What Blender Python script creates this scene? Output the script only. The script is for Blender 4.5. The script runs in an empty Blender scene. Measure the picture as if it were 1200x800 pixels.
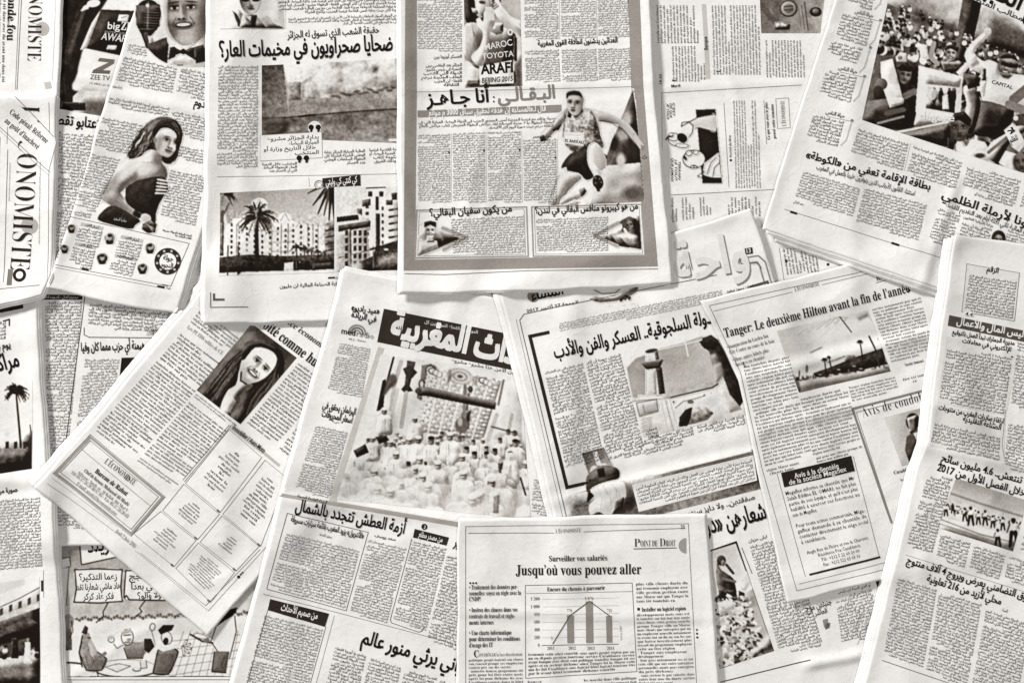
import bpy, math, random, unicodedata
import numpy as np

# ------------------------------------------------------------------ camera, light, exposure
SC = bpy.context.scene
PX = 0.001                                   # one millimetre of table per unit of layout
def world(px, py):
    return (np.asarray(px, float) - 600.0) * PX, (400.0 - np.asarray(py, float)) * PX

CAM_H = 3.0
cam_d = bpy.data.cameras.new("camera"); cam = bpy.data.objects.new("camera", cam_d)
SC.collection.objects.link(cam); SC.camera = cam
cam.location = (0, 0, CAM_H); cam.rotation_euler = (0, 0, 0)
cam_d.sensor_width = 36.0; cam_d.sensor_fit = 'HORIZONTAL'
cam_d.lens = 36.0 * (CAM_H - 0.012) / 1.2
cam_d.clip_start = 0.1; cam_d.clip_end = 50.0

W = bpy.data.worlds.new("World"); SC.world = W; W.use_nodes = True
bg = W.node_tree.nodes["Background"]
bg.inputs["Color"].default_value = (1.0, 0.985, 0.965, 1); bg.inputs["Strength"].default_value = 0.14

def lamp(name, loc, target, size, power, col):
    d = bpy.data.lights.new(name, 'AREA'); d.shape = 'SQUARE'; d.size = size; d.energy = power; d.color = col
    o = bpy.data.objects.new(name, d); SC.collection.objects.link(o)
    o.location = loc
    v = np.array(target, float) - np.array(loc, float)
    from mathutils import Vector
    o.rotation_euler = Vector(v).to_track_quat('-Z', 'Y').to_euler()
    return o
lamp("window_light", (-5.0, 4.4, 3.3), (0, 0, 0), 1.15, 765, (1.0, 0.992, 0.982))
lamp("ceiling_light", (1.0, -0.6, 3.2), (0.05, 0, 0), 1.6, 38, (1.0, 0.98, 0.955))

SC.view_settings.view_transform = 'Standard'; SC.view_settings.look = 'None'
SC.view_settings.exposure = 0.0; SC.view_settings.gamma = 1.0; SC.view_settings.use_curve_mapping = False

# ------------------------------------------------------------------ materials
PAPER = (0.825, 0.809, 0.788)
def make_paper(name, print_attr, seed=0.0):
    m = bpy.data.materials.new(name); m.use_nodes = True
    nt = m.node_tree; n = nt.nodes; l = nt.links
    b = n["Principled BSDF"]; b.inputs["Roughness"].default_value = 0.85
    b.inputs["Specular IOR Level"].default_value = 0.10
    g = n.new("ShaderNodeNewGeometry")
    def noise(scale, detail, rough, stretch=None):
        t = n.new("ShaderNodeTexNoise"); t.inputs["Scale"].default_value = scale
        t.inputs["Detail"].default_value = detail; t.inputs["Roughness"].default_value = rough
        mp = n.new("ShaderNodeMapping"); l.new(g.outputs["Position"], mp.inputs["Vector"])
        mp.inputs["Scale"].default_value = stretch or (1, 1, 0.2)
        l.new(mp.outputs[0], t.inputs["Vector"]); return t
    def mul(a, k, c):                         # a*k + c
        q = n.new("ShaderNodeMath"); q.operation = 'MULTIPLY_ADD'
        l.new(a, q.inputs[0]); q.inputs[1].default_value = k; q.inputs[2].default_value = c; return q.outputs[0]
    def bi(op, a, c):
        q = n.new("ShaderNodeMath"); q.operation = op; l.new(a, q.inputs[0])
        if isinstance(c, (int, float)): q.inputs[1].default_value = c
        else: l.new(c, q.inputs[1])
        return q.outputs[0]
    fib = noise(900, 4, 0.65); blot = noise(22, 5, 0.6); ghost = noise(150, 3, 0.55, (0.8, 1.25, 0.2))
    v = bi('ADD', mul(fib.outputs["Fac"], 0.20, 0.90), mul(blot.outputs["Fac"], 0.20, -0.10))
    # ink of the far side showing faintly through the thin stock
    th = n.new("ShaderNodeMapRange"); l.new(ghost.outputs["Fac"], th.inputs["Value"])
    th.inputs["From Min"].default_value = 0.50; th.inputs["From Max"].default_value = 0.62
    th.inputs["To Min"].default_value = 0.0; th.inputs["To Max"].default_value = -0.045
    v = bi('ADD', v, th.outputs[0])
    out = []
    tone = None
    if print_attr:
        at = n.new("ShaderNodeAttribute"); at.attribute_name = "tone"; tone = at.outputs["Fac"]
        # uneven inking
        worn = noise(420, 3, 0.6)
        tone = bi('ADD', tone, mul(worn.outputs["Fac"], 0.10, -0.05))
        lo = bi('MAXIMUM', tone, 0.0); tone_c = bi('MINIMUM', lo, 1.0)
    comb = n.new("ShaderNodeCombineColor")
    for i, (pc, ink, ex) in enumerate(zip(PAPER, (0.010, 0.0065, 0.0045), (1.92, 2.05, 2.18))):
        c = mul(v, pc, 0.0)
        if print_attr:
            p = bi('POWER', tone_c, ex)
            c = bi('MULTIPLY', c, mul(p, 1 - ink, ink))
        l.new(c, comb.inputs[i])
    l.new(comb.outputs[0], b.inputs["Base Color"])
    bp = n.new("ShaderNodeBump"); bp.inputs["Strength"].default_value = 0.32; bp.inputs["Distance"].default_value = 0.0006
    wr = noise(130, 4, 0.55); ck = n.new("ShaderNodeTexVoronoi"); ck.feature = 'DISTANCE_TO_EDGE'; ck.inputs["Scale"].default_value = 26
    warp = noise(18, 3, 0.6); wv = n.new("ShaderNodeVectorMath"); wv.operation = 'MULTIPLY_ADD'; l.new(warp.outputs["Color"], wv.inputs[0]); wv.inputs[1].default_value = (0.09, 0.09, 0.0); l.new(g.outputs["Position"], wv.inputs[2]); l.new(wv.outputs[0], ck.inputs["Vector"])
    cr = n.new("ShaderNodeMapRange"); l.new(ck.outputs["Distance"], cr.inputs["Value"]); cr.inputs["From Max"].default_value = 0.07; cr.inputs["To Min"].default_value = 0.9; cr.inputs["To Max"].default_value = 0.0
    h = bi('ADD', bi('MULTIPLY', cr.outputs[0], blot.outputs["Fac"]), mul(wr.outputs["Fac"], 0.8, 0)); l.new(bi('ADD', h, mul(fib.outputs["Fac"], 0.18, 0)), bp.inputs["Height"]); l.new(bp.outputs[0], b.inputs["Normal"])
    return m
M_PAPER = make_paper("newsprint", False)
M_INK = make_paper("printed_newsprint", True)

def wood():
    m = bpy.data.materials.new("dark_table_wood"); m.use_nodes = True
    n = m.node_tree.nodes; l = m.node_tree.links; b = n["Principled BSDF"]
    t = n.new("ShaderNodeTexNoise"); t.inputs["Scale"].default_value = 14; t.inputs["Detail"].default_value = 6
    mp = n.new("ShaderNodeMapping"); mp.inputs["Scale"].default_value = (0.4, 6, 1); g = n.new("ShaderNodeNewGeometry")
    l.new(g.outputs["Position"], mp.inputs[0]); l.new(mp.outputs[0], t.inputs["Vector"])
    r = n.new("ShaderNodeValToRGB"); r.color_ramp.elements[0].color = (0.03, 0.02, 0.013, 1); r.color_ramp.elements[1].color = (0.10, 0.07, 0.045, 1)
    l.new(t.outputs["Fac"], r.inputs[0]); l.new(r.outputs[0], b.inputs["Base Color"]); b.inputs["Roughness"].default_value = 0.55
    return m

# ------------------------------------------------------------------ lettering
AR = {}
_cp = 0xFE80
for ch, k in zip('ءآأؤإئابةتثجحخدذرزسشصضطظعغفقكلمنهوىي', '122224242444442222' + '4' * 15 + '224'):
    AR[ch] = [chr(_cp + j) for j in range(int(k))]; _cp += int(k)
AR['ـ'] = ['\u0640'] * 4
LA = {'آ': 0xFEF5, 'أ': 0xFEF7, 'إ': 0xFEF9, 'ا': 0xFEFB}
MIR = {'«': '»', '»': '«', '(': ')', ')': '('}
def shape_ar(s):
    """Logical Arabic string -> visual (left to right) list of presentation forms."""
    out = []; n = len(s); i = 0
    dual = lambda c: c in AR and len(AR[c]) == 4
    while i < n:
        c = s[i]
        if c in AR:
            prev = i > 0 and dual(s[i - 1])
            if c == 'ل' and i + 1 < n and s[i + 1] in LA:
                out.append(chr(LA[s[i + 1]] + (1 if prev else 0))); i += 2; continue
            nxt = len(AR[c]) == 4 and i + 1 < n and s[i + 1] in AR and len(AR[s[i + 1]]) > 1
            f = AR[c]
            if len(f) == 1: g = f[0]
            elif prev and nxt: g = f[3]
            elif nxt: g = f[2]
            elif prev: g = f[1]
            else: g = f[0]
            out.append(g)
        else:
            out.append(MIR.get(c, c))
        i += 1
    out.reverse()
    i = 0                                     # numbers keep their own order
    while i < len(out):
        if out[i].isdigit():
            j = i
            while j + 1 < len(out) and (out[j + 1].isdigit() or (out[j + 1] in '.,/' and j + 2 < len(out) and out[j + 2].isdigit())): j += 1
            out[i:j + 1] = out[i:j + 1][::-1]; i = j
        i += 1
    return out
MATH = {'sb': (0x1D400, 0x1D41A, 0x1D7CE)}
STY = {  # style: (alphabet, outline offset, curve resolution)
    'ar': ('', 0.014, 1), 'arb': ('', 0.006, 2), 'arx': ('', 0.008, 2), 'arm': ('', 0.016, 2), 'arl': ('', 0.0, 2),
    'sb': ('sb', 0.004, 3), 'sbb': ('sb', 0.010, 3), 'sr': ('sb', -0.014, 3), 'sbt': ('sb', -0.008, 1), 'si': ('sb', -0.006, 1), 'sit': ('sb', -0.006, 3),
    'sa': ('', 0.002, 1), 'sah': ('', 0.012, 3), 'sab': ('', 0.014, 3), 'sai': ('', 0.014, 3), 'sax': ('', 0.034, 3)}
LEAN = {'si': 0.2, 'sit': 0.2, 'sai': 0.2}
ACC = {'\u0301': '´', '\u0300': '`', '\u0302': 'ˆ', '\u0308': '¨', '\u0327': '¸'}
def alpha(c, a):
    if not a: return c
    A, s, d = MATH[a]
    if 'A' <= c <= 'Z': return chr(A + ord(c) - 65)
    if 'a' <= c <= 'z': return chr(s + ord(c) - 97)
    if c.isdigit(): return chr(d + ord(c) - 48)
    return {"'": '’'}.get(c, c)
_tc = bpy.data.curves.new("type_case", 'FONT'); _to = bpy.data.objects.new("type_case", _tc); _ts = bpy.data.scenes.new("type_case"); _ts.collection.objects.link(_to)
GL = {}; ADV = {}; STRIKE = {'arb': 0.042, 'arx': 0.075}
def _ev(body, off, res):
    _tc.body = body; _tc.offset = off; _tc.resolution_u = res
    _ts.view_layers[0].update(); dg = _ts.view_layers[0].depsgraph; e = _to.evaluated_get(dg); me = e.to_mesh()
    v = np.empty(len(me.vertices) * 3, np.float32); me.vertices.foreach_get('co', v)
    me.calc_loop_triangles(); t = np.empty(len(me.loop_triangles) * 3, np.int32); me.loop_triangles.foreach_get('vertices', t)
    e.to_mesh_clear(); return v.reshape(-1, 3)[:, :2].copy(), t.reshape(-1, 3)
def glyph(c, sty):
    if (c, sty) not in GL:
        a, off, res = STY[sty]; cc = alpha(c, a)
        if c == ' ': GL[(c, sty)] = (np.zeros((0, 3)), np.zeros((0, 3), int), 0.26)
        else:
            if cc not in ADV: ADV[cc] = float(_ev(cc + 'l', 0, 1)[0][:, 0].max() - _ev('l', 0, 1)[0][:, 0].max())
            v, t = _ev(cc, off, res); v = v.astype(float); v[:, 0] += LEAN.get(sty, 0) * v[:, 1]; v = np.c_[v, np.zeros(len(v))]
            if sty in STRIKE:                # bold Arabic: the sort struck four times, slightly apart
                b = STRIKE[sty]; n = len(v); t = np.concatenate([t + k * n for k in range(4)]); v = np.concatenate([v + [b * (k % 2), b * .75 * (k // 2), .004 * k] for k in range(4)])
            GL[(c, sty)] = (v, t, ADV[cc])
    return GL[(c, sty)]
def setline(s, sty, track=0.0):
    """String -> vertices (em units), triangles, width."""
    ar = sty.startswith('ar')
    chars = shape_ar(s) if ar else list(unicodedata.normalize('NFD', s))
    V = []; T = []; x = 0.0; nv = 0; last = None
    for c in chars:
        if c in ACC:
            v, t, w = glyph(ACC[c], 'sah')
            if last is not None and len(v):
                up = 0.0 if not last[2] else 0.16
                V.append(v + [last[0] + (last[1] - v[:, 0].min() - v[:, 0].max()) / 2, up if c != '\u0327' else 0, 0]); T.append(t + nv); nv += len(v)
            continue
        v, t, w = glyph(c, sty)
        if len(v): V.append(v + [x, 0, 0]); T.append(t + nv); nv += len(v)
        last = (x, w, c.isupper()); x += w + track
    if not V: return np.zeros((0, 3)), np.zeros((0, 3), int), x
    return np.concatenate(V), np.concatenate(T), x
WC = {}
def word(s, sty):
    if (s, sty) not in WC: WC[(s, sty)] = setline(s, sty)
    return WC[(s, sty)]
WORDS_AR = ('في من على إلى عن أن التي الذي هذا هذه بعد قبل خلال وزارة المغرب المدينة الحكومة السنة الجديدة العمل مدينة رئيس المجلس البرلمان كان كما وقد الدار البيضاء الرباط '
 'مراكش المنتخب الوطني اللاعب المباراة الجمهور الشركة القطاع المالية الاقتصاد السوق المواطنين الشعب الحزب القانون مشروع التنمية المحلية الجهة السلطات المصالح الأمن '
 'القضية المحكمة الملف اليوم أمس حيث وذلك بين عدد أكثر مليون درهم الماضي الحالي الثقافة الفن التاريخ الدولة العسكر كتاب صورة لقاء برنامج فرنسا أوروبا إفريقيا '
 'العالم الصحراء الجزائر السياحة التعليم الصحة الماء الفلاحة الصناعة المهرجان الدورة الفريق المدرب البطولة نهاية بداية مع أو لا ما لم لن ثم حتى عند كل بعض غير').split()
WORDS_FR = ('le la les des du de un une et en au aux que qui pour par sur dans avec sans plus leur son ses cette ce est sont ont été être fait marché secteur entreprise banque groupe '
 'société salariés travail droit loi conseil ministre pays Maroc Rabat Casablanca Tanger région projet million dirhams année mois prix taux hausse baisse clients service données '
 'personnelles contrôle formation emploi gestion développement investissement nouvelle ville hôtel tourisme économie politique programme durée contrat clause règlement logiciel '
 'employeur entre après avant selon depuis toutefois notamment également ainsi').split()
# ------------------------------------------------------------------ geometry helpers
GX0, GY0, GS = -170.0, -170.0, 2.0
GW, GH = 770, 570
gx = GX0 + GS * np.arange(GW); gy = GY0 + GS * np.arange(GH)
GXX, GYY = np.meshgrid(gx, gy)
HM = np.zeros((GH, GW))                      # height of whatever lies on the table so far (mm)
def box1(a, r, ax):
    if r < 1: return a
    pad = [(0, 0), (0, 0)]; pad[ax] = (r + 1, r)
    c = np.cumsum(np.pad(a, pad, mode='edge'), axis=ax)
    n = a.shape[ax]
    hi = np.take(c, np.arange(2 * r + 1, 2 * r + 1 + n), ax); lo = np.take(c, np.arange(0, n), ax)
    return (hi - lo) / (2 * r + 1)
def blur(a, r, k=3):
    for _ in range(k): a = box1(box1(a, r, 0), r, 1)
    return a
def dil(a, r):
    for ax in (0, 1):
        b = a.copy()
        for s in range(1, r + 1):
            b = np.maximum(b, np.roll(a, s, ax)); b = np.maximum(b, np.roll(a, -s, ax))
        a = b
    return a
def inside(poly, X, Y):
    poly = np.asarray(poly, float); r = np.zeros(np.shape(X), bool)
    x1, y1 = poly[-1]
    for x2, y2 in poly:
        if y1 != y2:
            c = ((y1 > Y) != (y2 > Y)) & (X < (x2 - x1) * (Y - y1) / (y2 - y1) + x1)
            r ^= c
        x1, y1 = x2, y2
    return r
def vnoise(X, Y, scale, seed):
    """smooth value noise on any coordinates"""
    rs = np.random.RandomState(seed); t = rs.rand(64, 64)
    u = X / scale; v = Y / scale; i = np.floor(u).astype(int); j = np.floor(v).astype(int)
    f = u - i; g = v - j; f = f * f * (3 - 2 * f); g = g * g * (3 - 2 * g)
    q = lambda a, b: t[b % 64, a % 64]
    return (q(i, j) * (1 - f) + q(i + 1, j) * f) * (1 - g) + (q(i, j + 1) * (1 - f) + q(i + 1, j + 1) * f) * g
def fbm(X, Y, scale, seed, o=4):
    s = 0; a = 0.5
    for k in range(o): s = s + a * vnoise(X, Y, scale / 2 ** k, seed + k); a *= 0.5
    return s / (1 - 0.5 ** o)
def along(pl, n):
    pl = np.asarray(pl, float); d = np.r_[0, np.cumsum(np.hypot(*np.diff(pl, axis=0).T))]; d /= d[-1]
    t = np.linspace(0, 1, n); return np.stack([np.interp(t, d, pl[:, 0]), np.interp(t, d, pl[:, 1])], 1)
def mesh_obj(name, V, F, mat, parent, tone=None, smooth=False):
    me = bpy.data.meshes.new(name); V = np.asarray(V, np.float32); F = np.asarray(F, np.int32)
    k = F.shape[1]
    me.vertices.add(len(V)); me.vertices.foreach_set('co', V.ravel())
    me.loops.add(F.size); me.loops.foreach_set('vertex_index', F.ravel())
    me.polygons.add(len(F)); me.polygons.foreach_set('loop_start', np.arange(0, F.size, k, dtype=np.int32))
    if smooth: me.polygons.foreach_set('use_smooth', np.ones(len(F), bool))
    if tone is not None:
        a = me.attributes.new("tone", 'FLOAT', 'POINT'); a.data.foreach_set('value', np.broadcast_to(np.asarray(tone, np.float32), (len(V),)).copy())
    me.update(calc_edges=True); me.materials.append(mat)
    o = bpy.data.objects.new(name, me); SC.collection.objects.link(o)
    if parent is not None: o.parent = parent
    return o
def gridfaces(nv, nu):
    i = np.arange(nv * nu).reshape(nv, nu)
    return np.stack([i[:-1, :-1].ravel(), i[1:, :-1].ravel(), i[1:, 1:].ravel(), i[:-1, 1:].ravel()], 1)

class Paper:
    """One newspaper lying on what is already on the table: its own z map, its pages and everything printed on them."""
    def __init__(s, name, label, L, R, seed, thick=1.35, folds=(), lift=1.0, crump=1.0, inner=(), bend=0.0):
        global HM
        s.seed = seed; s.rnd = random.Random(seed); crump *= 1.25
        nv = int(max(np.hypot(*np.diff(np.array(L, float), axis=0).T).sum(), 60) / 3) + 2
        nu = int(np.hypot(L[0][0] - R[0][0], L[0][1] - R[0][1]) / 3) + 2
        le, re = along(L, nv), along(R, nv)
        u = np.linspace(0, 1, nu)[None, :, None]
        G = le[:, None] * (1 - u) + re[:, None] * u
        # slightly uneven trimmed edges
        nz = lambda k, sc: (fbm(G[..., 0], G[..., 1], sc, seed * 7 + k, 3) - 0.5)
        uu = np.broadcast_to(u[..., 0], G.shape[:2]); vv = np.linspace(0, 1, nv)[:, None] + 0 * uu
        edge = np.maximum(np.exp(-np.minimum(uu, 1 - uu) * nu / 8), np.exp(-np.minimum(vv, 1 - vv) * nv / 8))
        G = G.copy(); G[..., 0] += edge * nz(1, 38) * 3.4; G[..., 1] += edge * nz(2, 38) * 3.4
        if bend: G[..., 1] += bend * np.sin(uu * math.pi) * vv
        s.poly = np.concatenate([G[0], G[1:, -1], G[-1, ::-1][1:], G[::-1, 0][1:-1]])
        s.clip = s.poly[::4]
        Mk = inside(s.poly[::2], GXX, GYY)
        sub = np.where(Mk, HM, 0.0); m = Mk.astype(float)
        Z = dil(sub, 4); Z = blur(np.where(Mk, Z, 0), 4) / np.maximum(blur(m, 4), 1e-3)
        Z = np.maximum(Z, HM)
        rd = 1 - np.abs(2 * fbm(GXX, GYY, 120, seed + 61, 2) - 1)     # sharp random crease ridges
        wr = crump * (2.6 * (fbm(GXX, GYY, 110, seed + 11, 3) - 0.35) + 1.0 * fbm(GXX, GYY, 34, seed + 31, 3) + 1.1 * np.clip(rd - .72, 0, 1) / .28)
        c = np.array([s.poly[:, 0].mean(), s.poly[:, 1].mean()]); rs = np.random.RandomState(seed + 5)
        for k in range(int(14 * crump)):      # random soft creases
            p = c + rs.randn(2) * [90, 90]; a = rs.rand() * math.pi; d = np.array([math.cos(a), math.sin(a)]); ln = 25 + rs.rand() * 70
            wr = wr + s.crease(p - d * ln, p + d * ln, (rs.rand() - 0.35) * 2.2, 2.5 + rs.rand() * 6)
        for f in folds: wr = wr + s.crease(np.array(f[0], float), np.array(f[1], float), f[2], f[3], *(f[4:5]))
        # lifted rim: pages curl up a little towards their edges
        inn = blur(m, 7)
        rim = np.clip((1 - inn) / 0.55, 0, 1) ** 2 * lift * 3.4 * fbm(GXX, GYY, 70, seed + 77, 2)
        Z = Z + thick + np.maximum(wr, -1.0) + rim
        Z = np.maximum(blur(np.where(Mk, Z, 0), 1, 2) / np.maximum(blur(m, 1, 2), 1e-3), HM + thick * 0.8)
        s.Z = Z; old = HM
        HM = np.where(Mk, Z + 0.35, HM)
        # extend the map past the outline so that rim vertices sample sound values
        ext = np.where(Mk, Z, 0); mm = m
        ext = blur(ext, 2, 2) / np.maximum(blur(mm, 2, 2), 1e-4)
        s.Z = np.where(Mk, Z, np.where(blur(mm, 2, 2) > 1e-3, np.maximum(ext, old + thick), old + thick))
        s.Z = blur(s.Z, 1, 2); s.Z = np.where(Mk, np.maximum(s.Z, old + thick * .7), s.Z)
        cx, cy = world(*c); s.o = np.array([cx, cy, 0.0])
        root = bpy.data.objects.new(name, None); SC.collection.objects.link(root); root.location = s.o
        root.empty_display_size = 0.02
        root['label'] = label; root['category'] = 'newspaper'; root['group'] = 'newspapers spread over the table'
        s.root = root
        for k, off in enumerate(inner):       # the pages folded inside, peeping out at the edges
            s.sheet('inner_page', G + np.array(off), -0.72 * thick * (k + 1) / (len(inner) + 0.6), 1)
        s.page = s.sheet('page', G, 0.0, 1)
    def crease(s, p, q, amp, w, kind='g'):
        d = q - p; L2 = max(d @ d, 1e-6); t = ((GXX - p[0]) * d[0] + (GYY - p[1]) * d[1]) / L2
        n = ((GXX - p[0]) * -d[1] + (GYY - p[1]) * d[0]) / math.sqrt(L2)
        n = n + (vnoise(GXX, GYY, 25, s.seed + 3) - 0.5) * 3
        ends = np.clip(np.minimum(t, 1 - t) * 6 + 0.35, 0, 1)
        if kind == 'v': return amp * np.exp(-np.abs(n) / w) * ends
        if kind == 's': return amp * (1 / (1 + np.exp(-n / w))) * np.exp(-(n / (9 * w)) ** 2) * ends
        return amp * np.exp(-(n / w) ** 2) * ends
    def z(s, x, y):
        i = np.clip((np.asarray(x) - GX0) / GS, 0, GW - 1.001); j = np.clip((np.asarray(y) - GY0) / GS, 0, GH - 1.001)
        a = i.astype(int); b = j.astype(int); f = i - a; g = j - b; Z = s.Z
        return (Z[b, a] * (1 - f) + Z[b, a + 1] * f) * (1 - g) + (Z[b + 1, a] * (1 - f) + Z[b + 1, a + 1] * f) * g
    def xyz(s, P, dz):
        x, y = world(P[:, 0], P[:, 1]); return np.stack([x - s.o[0], y - s.o[1], (s.z(P[:, 0], P[:, 1]) + dz) * 0.001], 1)
    def sheet(s, name, G, dz, step):
        Gs = G[::step, ::step]; Gs = np.concatenate([Gs, G[-1:, ::step]]) if (len(G) - 1) % step else Gs
        nv, nu = Gs.shape[:2]; P = Gs.reshape(-1, 2)
        top = s.xyz(P, dz); bot = top - [0, 0, 0.00028]
        F = gridfaces(nv, nu); n = len(top); i = np.arange(n).reshape(nv, nu)
        ring = np.concatenate([i[0], i[1:, -1], i[-1, ::-1][1:], i[::-1, 0][1:-1]]); nx = np.roll(ring, -1)
        side = np.stack([ring, nx, nx + n, ring + n], 1)
        return mesh_obj(name, np.concatenate([top, bot]), np.concatenate([F, F[:, ::-1] + n, side]), M_PAPER, s.root, smooth=True)
    # ---- ink
    def ink(s, name, P, T, tone, lay, fine=0, dz=0.0):
        P = np.asarray(P, float); T = np.asarray(T, int)
        if len(T) == 0: return
        if fine:
            for _ in range(7):
                A = P[T]; e = np.stack([np.hypot(*(A[:, (k + 1) % 3] - A[:, k]).T) for k in range(3)], 1)
                k = e.argmax(1); bad = e.max(1) > fine
                if not bad.any(): break
                r = np.arange(len(T)); a, b, c = T[r, k], T[r, (k + 1) % 3], T[r, (k + 2) % 3]
                a, b, c = a[bad], b[bad], c[bad]; m = np.arange(len(a)) + len(P)
                P = np.concatenate([P, (P[a] + P[b]) / 2])
                if np.ndim(dz): dz = np.concatenate([dz, (dz[a] + dz[b]) / 2])
                if np.ndim(tone): tone = np.concatenate([tone, (tone[a] + tone[b]) / 2])
                T = np.concatenate([T[~bad], np.stack([a, m, c], 1), np.stack([m, b, c], 1)])
        cen = P[T].mean(1); T = T[inside(s.clip, cen[:, 0], cen[:, 1])]
        if len(T) == 0: return
        a = P[T]; cr = (a[:, 1, 0] - a[:, 0, 0]) * (a[:, 2, 1] - a[:, 0, 1]) - (a[:, 1, 1] - a[:, 0, 1]) * (a[:, 2, 0] - a[:, 0, 0])
        T = np.where((cr > 0)[:, None], T[:, ::-1], T)     # layout y runs down: keep normals up
        return mesh_obj(name, s.xyz(P, 0.22 + 0.07 * lay + dz), T, M_INK, s.page, tone)
    def fill(s, pts, tone, name='tint_panel', lay=0):
        pts = np.asarray(pts, float)
        if len(pts) == 4:
            n = int(max(np.hypot(*(pts[1] - pts[0])), np.hypot(*(pts[3] - pts[0]))) / 4) + 2
            u, v = np.meshgrid(np.linspace(0, 1, n), np.linspace(0, 1, n))
            P = bil(pts, u.ravel(), v.ravel()); F = gridfaces(n, n); T = np.concatenate([F[:, [0, 1, 2]], F[:, [0, 2, 3]]])
        else:
            c = pts.mean(0); P = np.concatenate([pts, [c]]); k = len(pts); i = np.arange(k); T = np.stack([i, (i + 1) % k, np.full(k, k)], 1)
        return s.ink(name, P, T, tone, lay, 5)
    def line(s, pts, w=0.7, tone=0.35, name='printed_rule', lay=1):
        P = []; T = []
        pts = [np.array(p, float) for p in pts]
        for a, b in zip(pts, pts[1:]):
            d = b - a; L = np.hypot(*d)
            if L < 1e-6: continue
            n = np.array([-d[1], d[0]]) / L * w / 2; e = d / L * w / 2; k = len(P); m = max(int(L / 4), 1)
            for t in range(m + 1):
                c = (a - e) + (d + 2 * e) * t / m; P += [c - n, c + n]
            for t in range(m): j = k + 2 * t; T += [(j, j + 1, j + 3), (j, j + 3, j + 2)]
        return s.ink(name, P, T, tone, lay)
    def frame(s, q, w=0.7, tone=0.4, name='ruled_frame', lay=1): return s.line(list(q) + [q[0]], w, tone, name, lay)
    def disc(s, c, r, tone, name='printed_emblem', lay=1, r0=0.0, a0=0, a1=360, n=28):
        a = np.radians(np.linspace(a0, a1, n)); o = np.stack([c[0] + r * np.cos(a), c[1] + r * np.sin(a)], 1); i = np.stack([c[0] + r0 * np.cos(a), c[1] + r0 * np.sin(a)], 1)
        k = np.arange(n - 1); T = np.concatenate([np.stack([k, k + 1, k + 1 + n], 1), np.stack([k, k + 1 + n, k + n], 1)])
        return s.ink(name, np.concatenate([o, i]), T, tone, lay)
    def head(s, text, p0, p1, size, sty='arb', tone=0.03, name='headline', lay=4, track=0.0, slant=0.0):
        v, t, w = setline(text, sty, track)
        if len(v) == 0: return
        p0 = np.array(p0, float); d = (np.array(p1, float) - p0) / max(w - track, 1e-6); L = np.hypot(*d); up = np.array([d[1], -d[0]]) / L * size
        P = p0 + v[:, :1] * d + v[:, 1:2] * (up + slant * d)
        return s.ink(name, P, t, tone, lay, 6, v[:, 2].copy())
    def text(s, q, n, lang='ar', fs=None, tone=None, sty=None, name='text_block', align='j', para=0.07, lay=3, words=None):
        """n justified lines of running text in the four-cornered column q (start-top, end-top, end-bottom, start-bottom)"""
        q = np.asarray(q, float); r = s.rnd; n = int(round(n * 1.14)) if lang == 'ar' and n > 9 else n
        Wd = (np.hypot(*(q[1] - q[0])) + np.hypot(*(q[2] - q[3]))) / 2; Ht = (np.hypot(*(q[3] - q[0])) + np.hypot(*(q[2] - q[1]))) / 2
        pitch = Ht / n; sty = sty or ('ar' if lang == 'ar' else 'sbt'); fs = fs or (1.04 if lang == 'ar' else 0.99); em = pitch * fs
        tone = (0.10 if lang == 'ar' else 0.12) if tone is None else tone
        vocab = WORDS_AR if lang == 'ar' else WORDS_FR
        PV = []; PT = []; nv = 0; full = Wd / em; base = 0.76 if lang == 'ar' else 0.8; indent = 0
        for k in range(n):
            short = (r.random() < para) or k == n - 1
            tgt = full * (r.uniform(0.45, 0.9) if short else 1.0) - indent
            if align == 'c': tgt = full * r.uniform(0.45, 0.95)
            ws = []; tot = 0; sp = 0.27
            while True:
                w = word(r.choice(vocab), sty)
                if tot + w[2] > tgt + 0.6 and ws: break
                ws.append(w); tot += w[2] + sp
                if tot > tgt: break
            tot -= sp; sc = tgt / tot if tot > 0 else 1; sc = min(max(sc, 0.7), 1.3)
            wid = tot * sc
            x = {'j': (full - wid - indent if lang == 'ar' else indent), 'c': (full - wid) / 2}[align]
            for v, t, w in ws:
                if len(v):
                    PV.append(np.stack([(x + v[:, 0] * sc) / full, (k + base) / n - v[:, 1] * em / Ht], 1)); PT.append(t + nv); nv += len(v)
                x += (w + sp) * sc
            indent = 0.6 if short and align == 'j' else 0
        V = np.concatenate(PV); return s.ink(name, bil(q, V[:, 0], V[:, 1]), np.concatenate(PT), tone, lay)
    def photo(s, q, cv, sp=0.8, name='printed_photo', lay=1, cut=False):
        q = np.asarray(q, float)
        nu = int(max(np.hypot(*(q[1] - q[0])), np.hypot(*(q[2] - q[3]))) / sp) + 2; nv = int(max(np.hypot(*(q[3] - q[0])), np.hypot(*(q[2] - q[1]))) / sp) + 2
        u, v = np.meshgrid(np.linspace(0, 1, nu), np.linspace(0, 1, nv)); P = bil(q, u.ravel(), v.ravel())
        tone = cv.at(P[:, 0], P[:, 1]); F = gridfaces(nv, nu)
        if cut: F = F[(tone[F] < 0.985).any(1)]
        cen = P[F].mean(1); F = F[inside(s.clip, cen[:, 0], cen[:, 1])]
        used = np.unique(F)
        if len(used) < len(P): mp = np.full(len(P), -1); mp[used] = np.arange(len(used)); P = P[used]; tone = tone[used]; F = mp[F]
        return mesh_obj(name, s.xyz(P, 0.22 + 0.07 * lay), F, M_INK, s.page, np.clip(tone, 0, 1))
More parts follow.
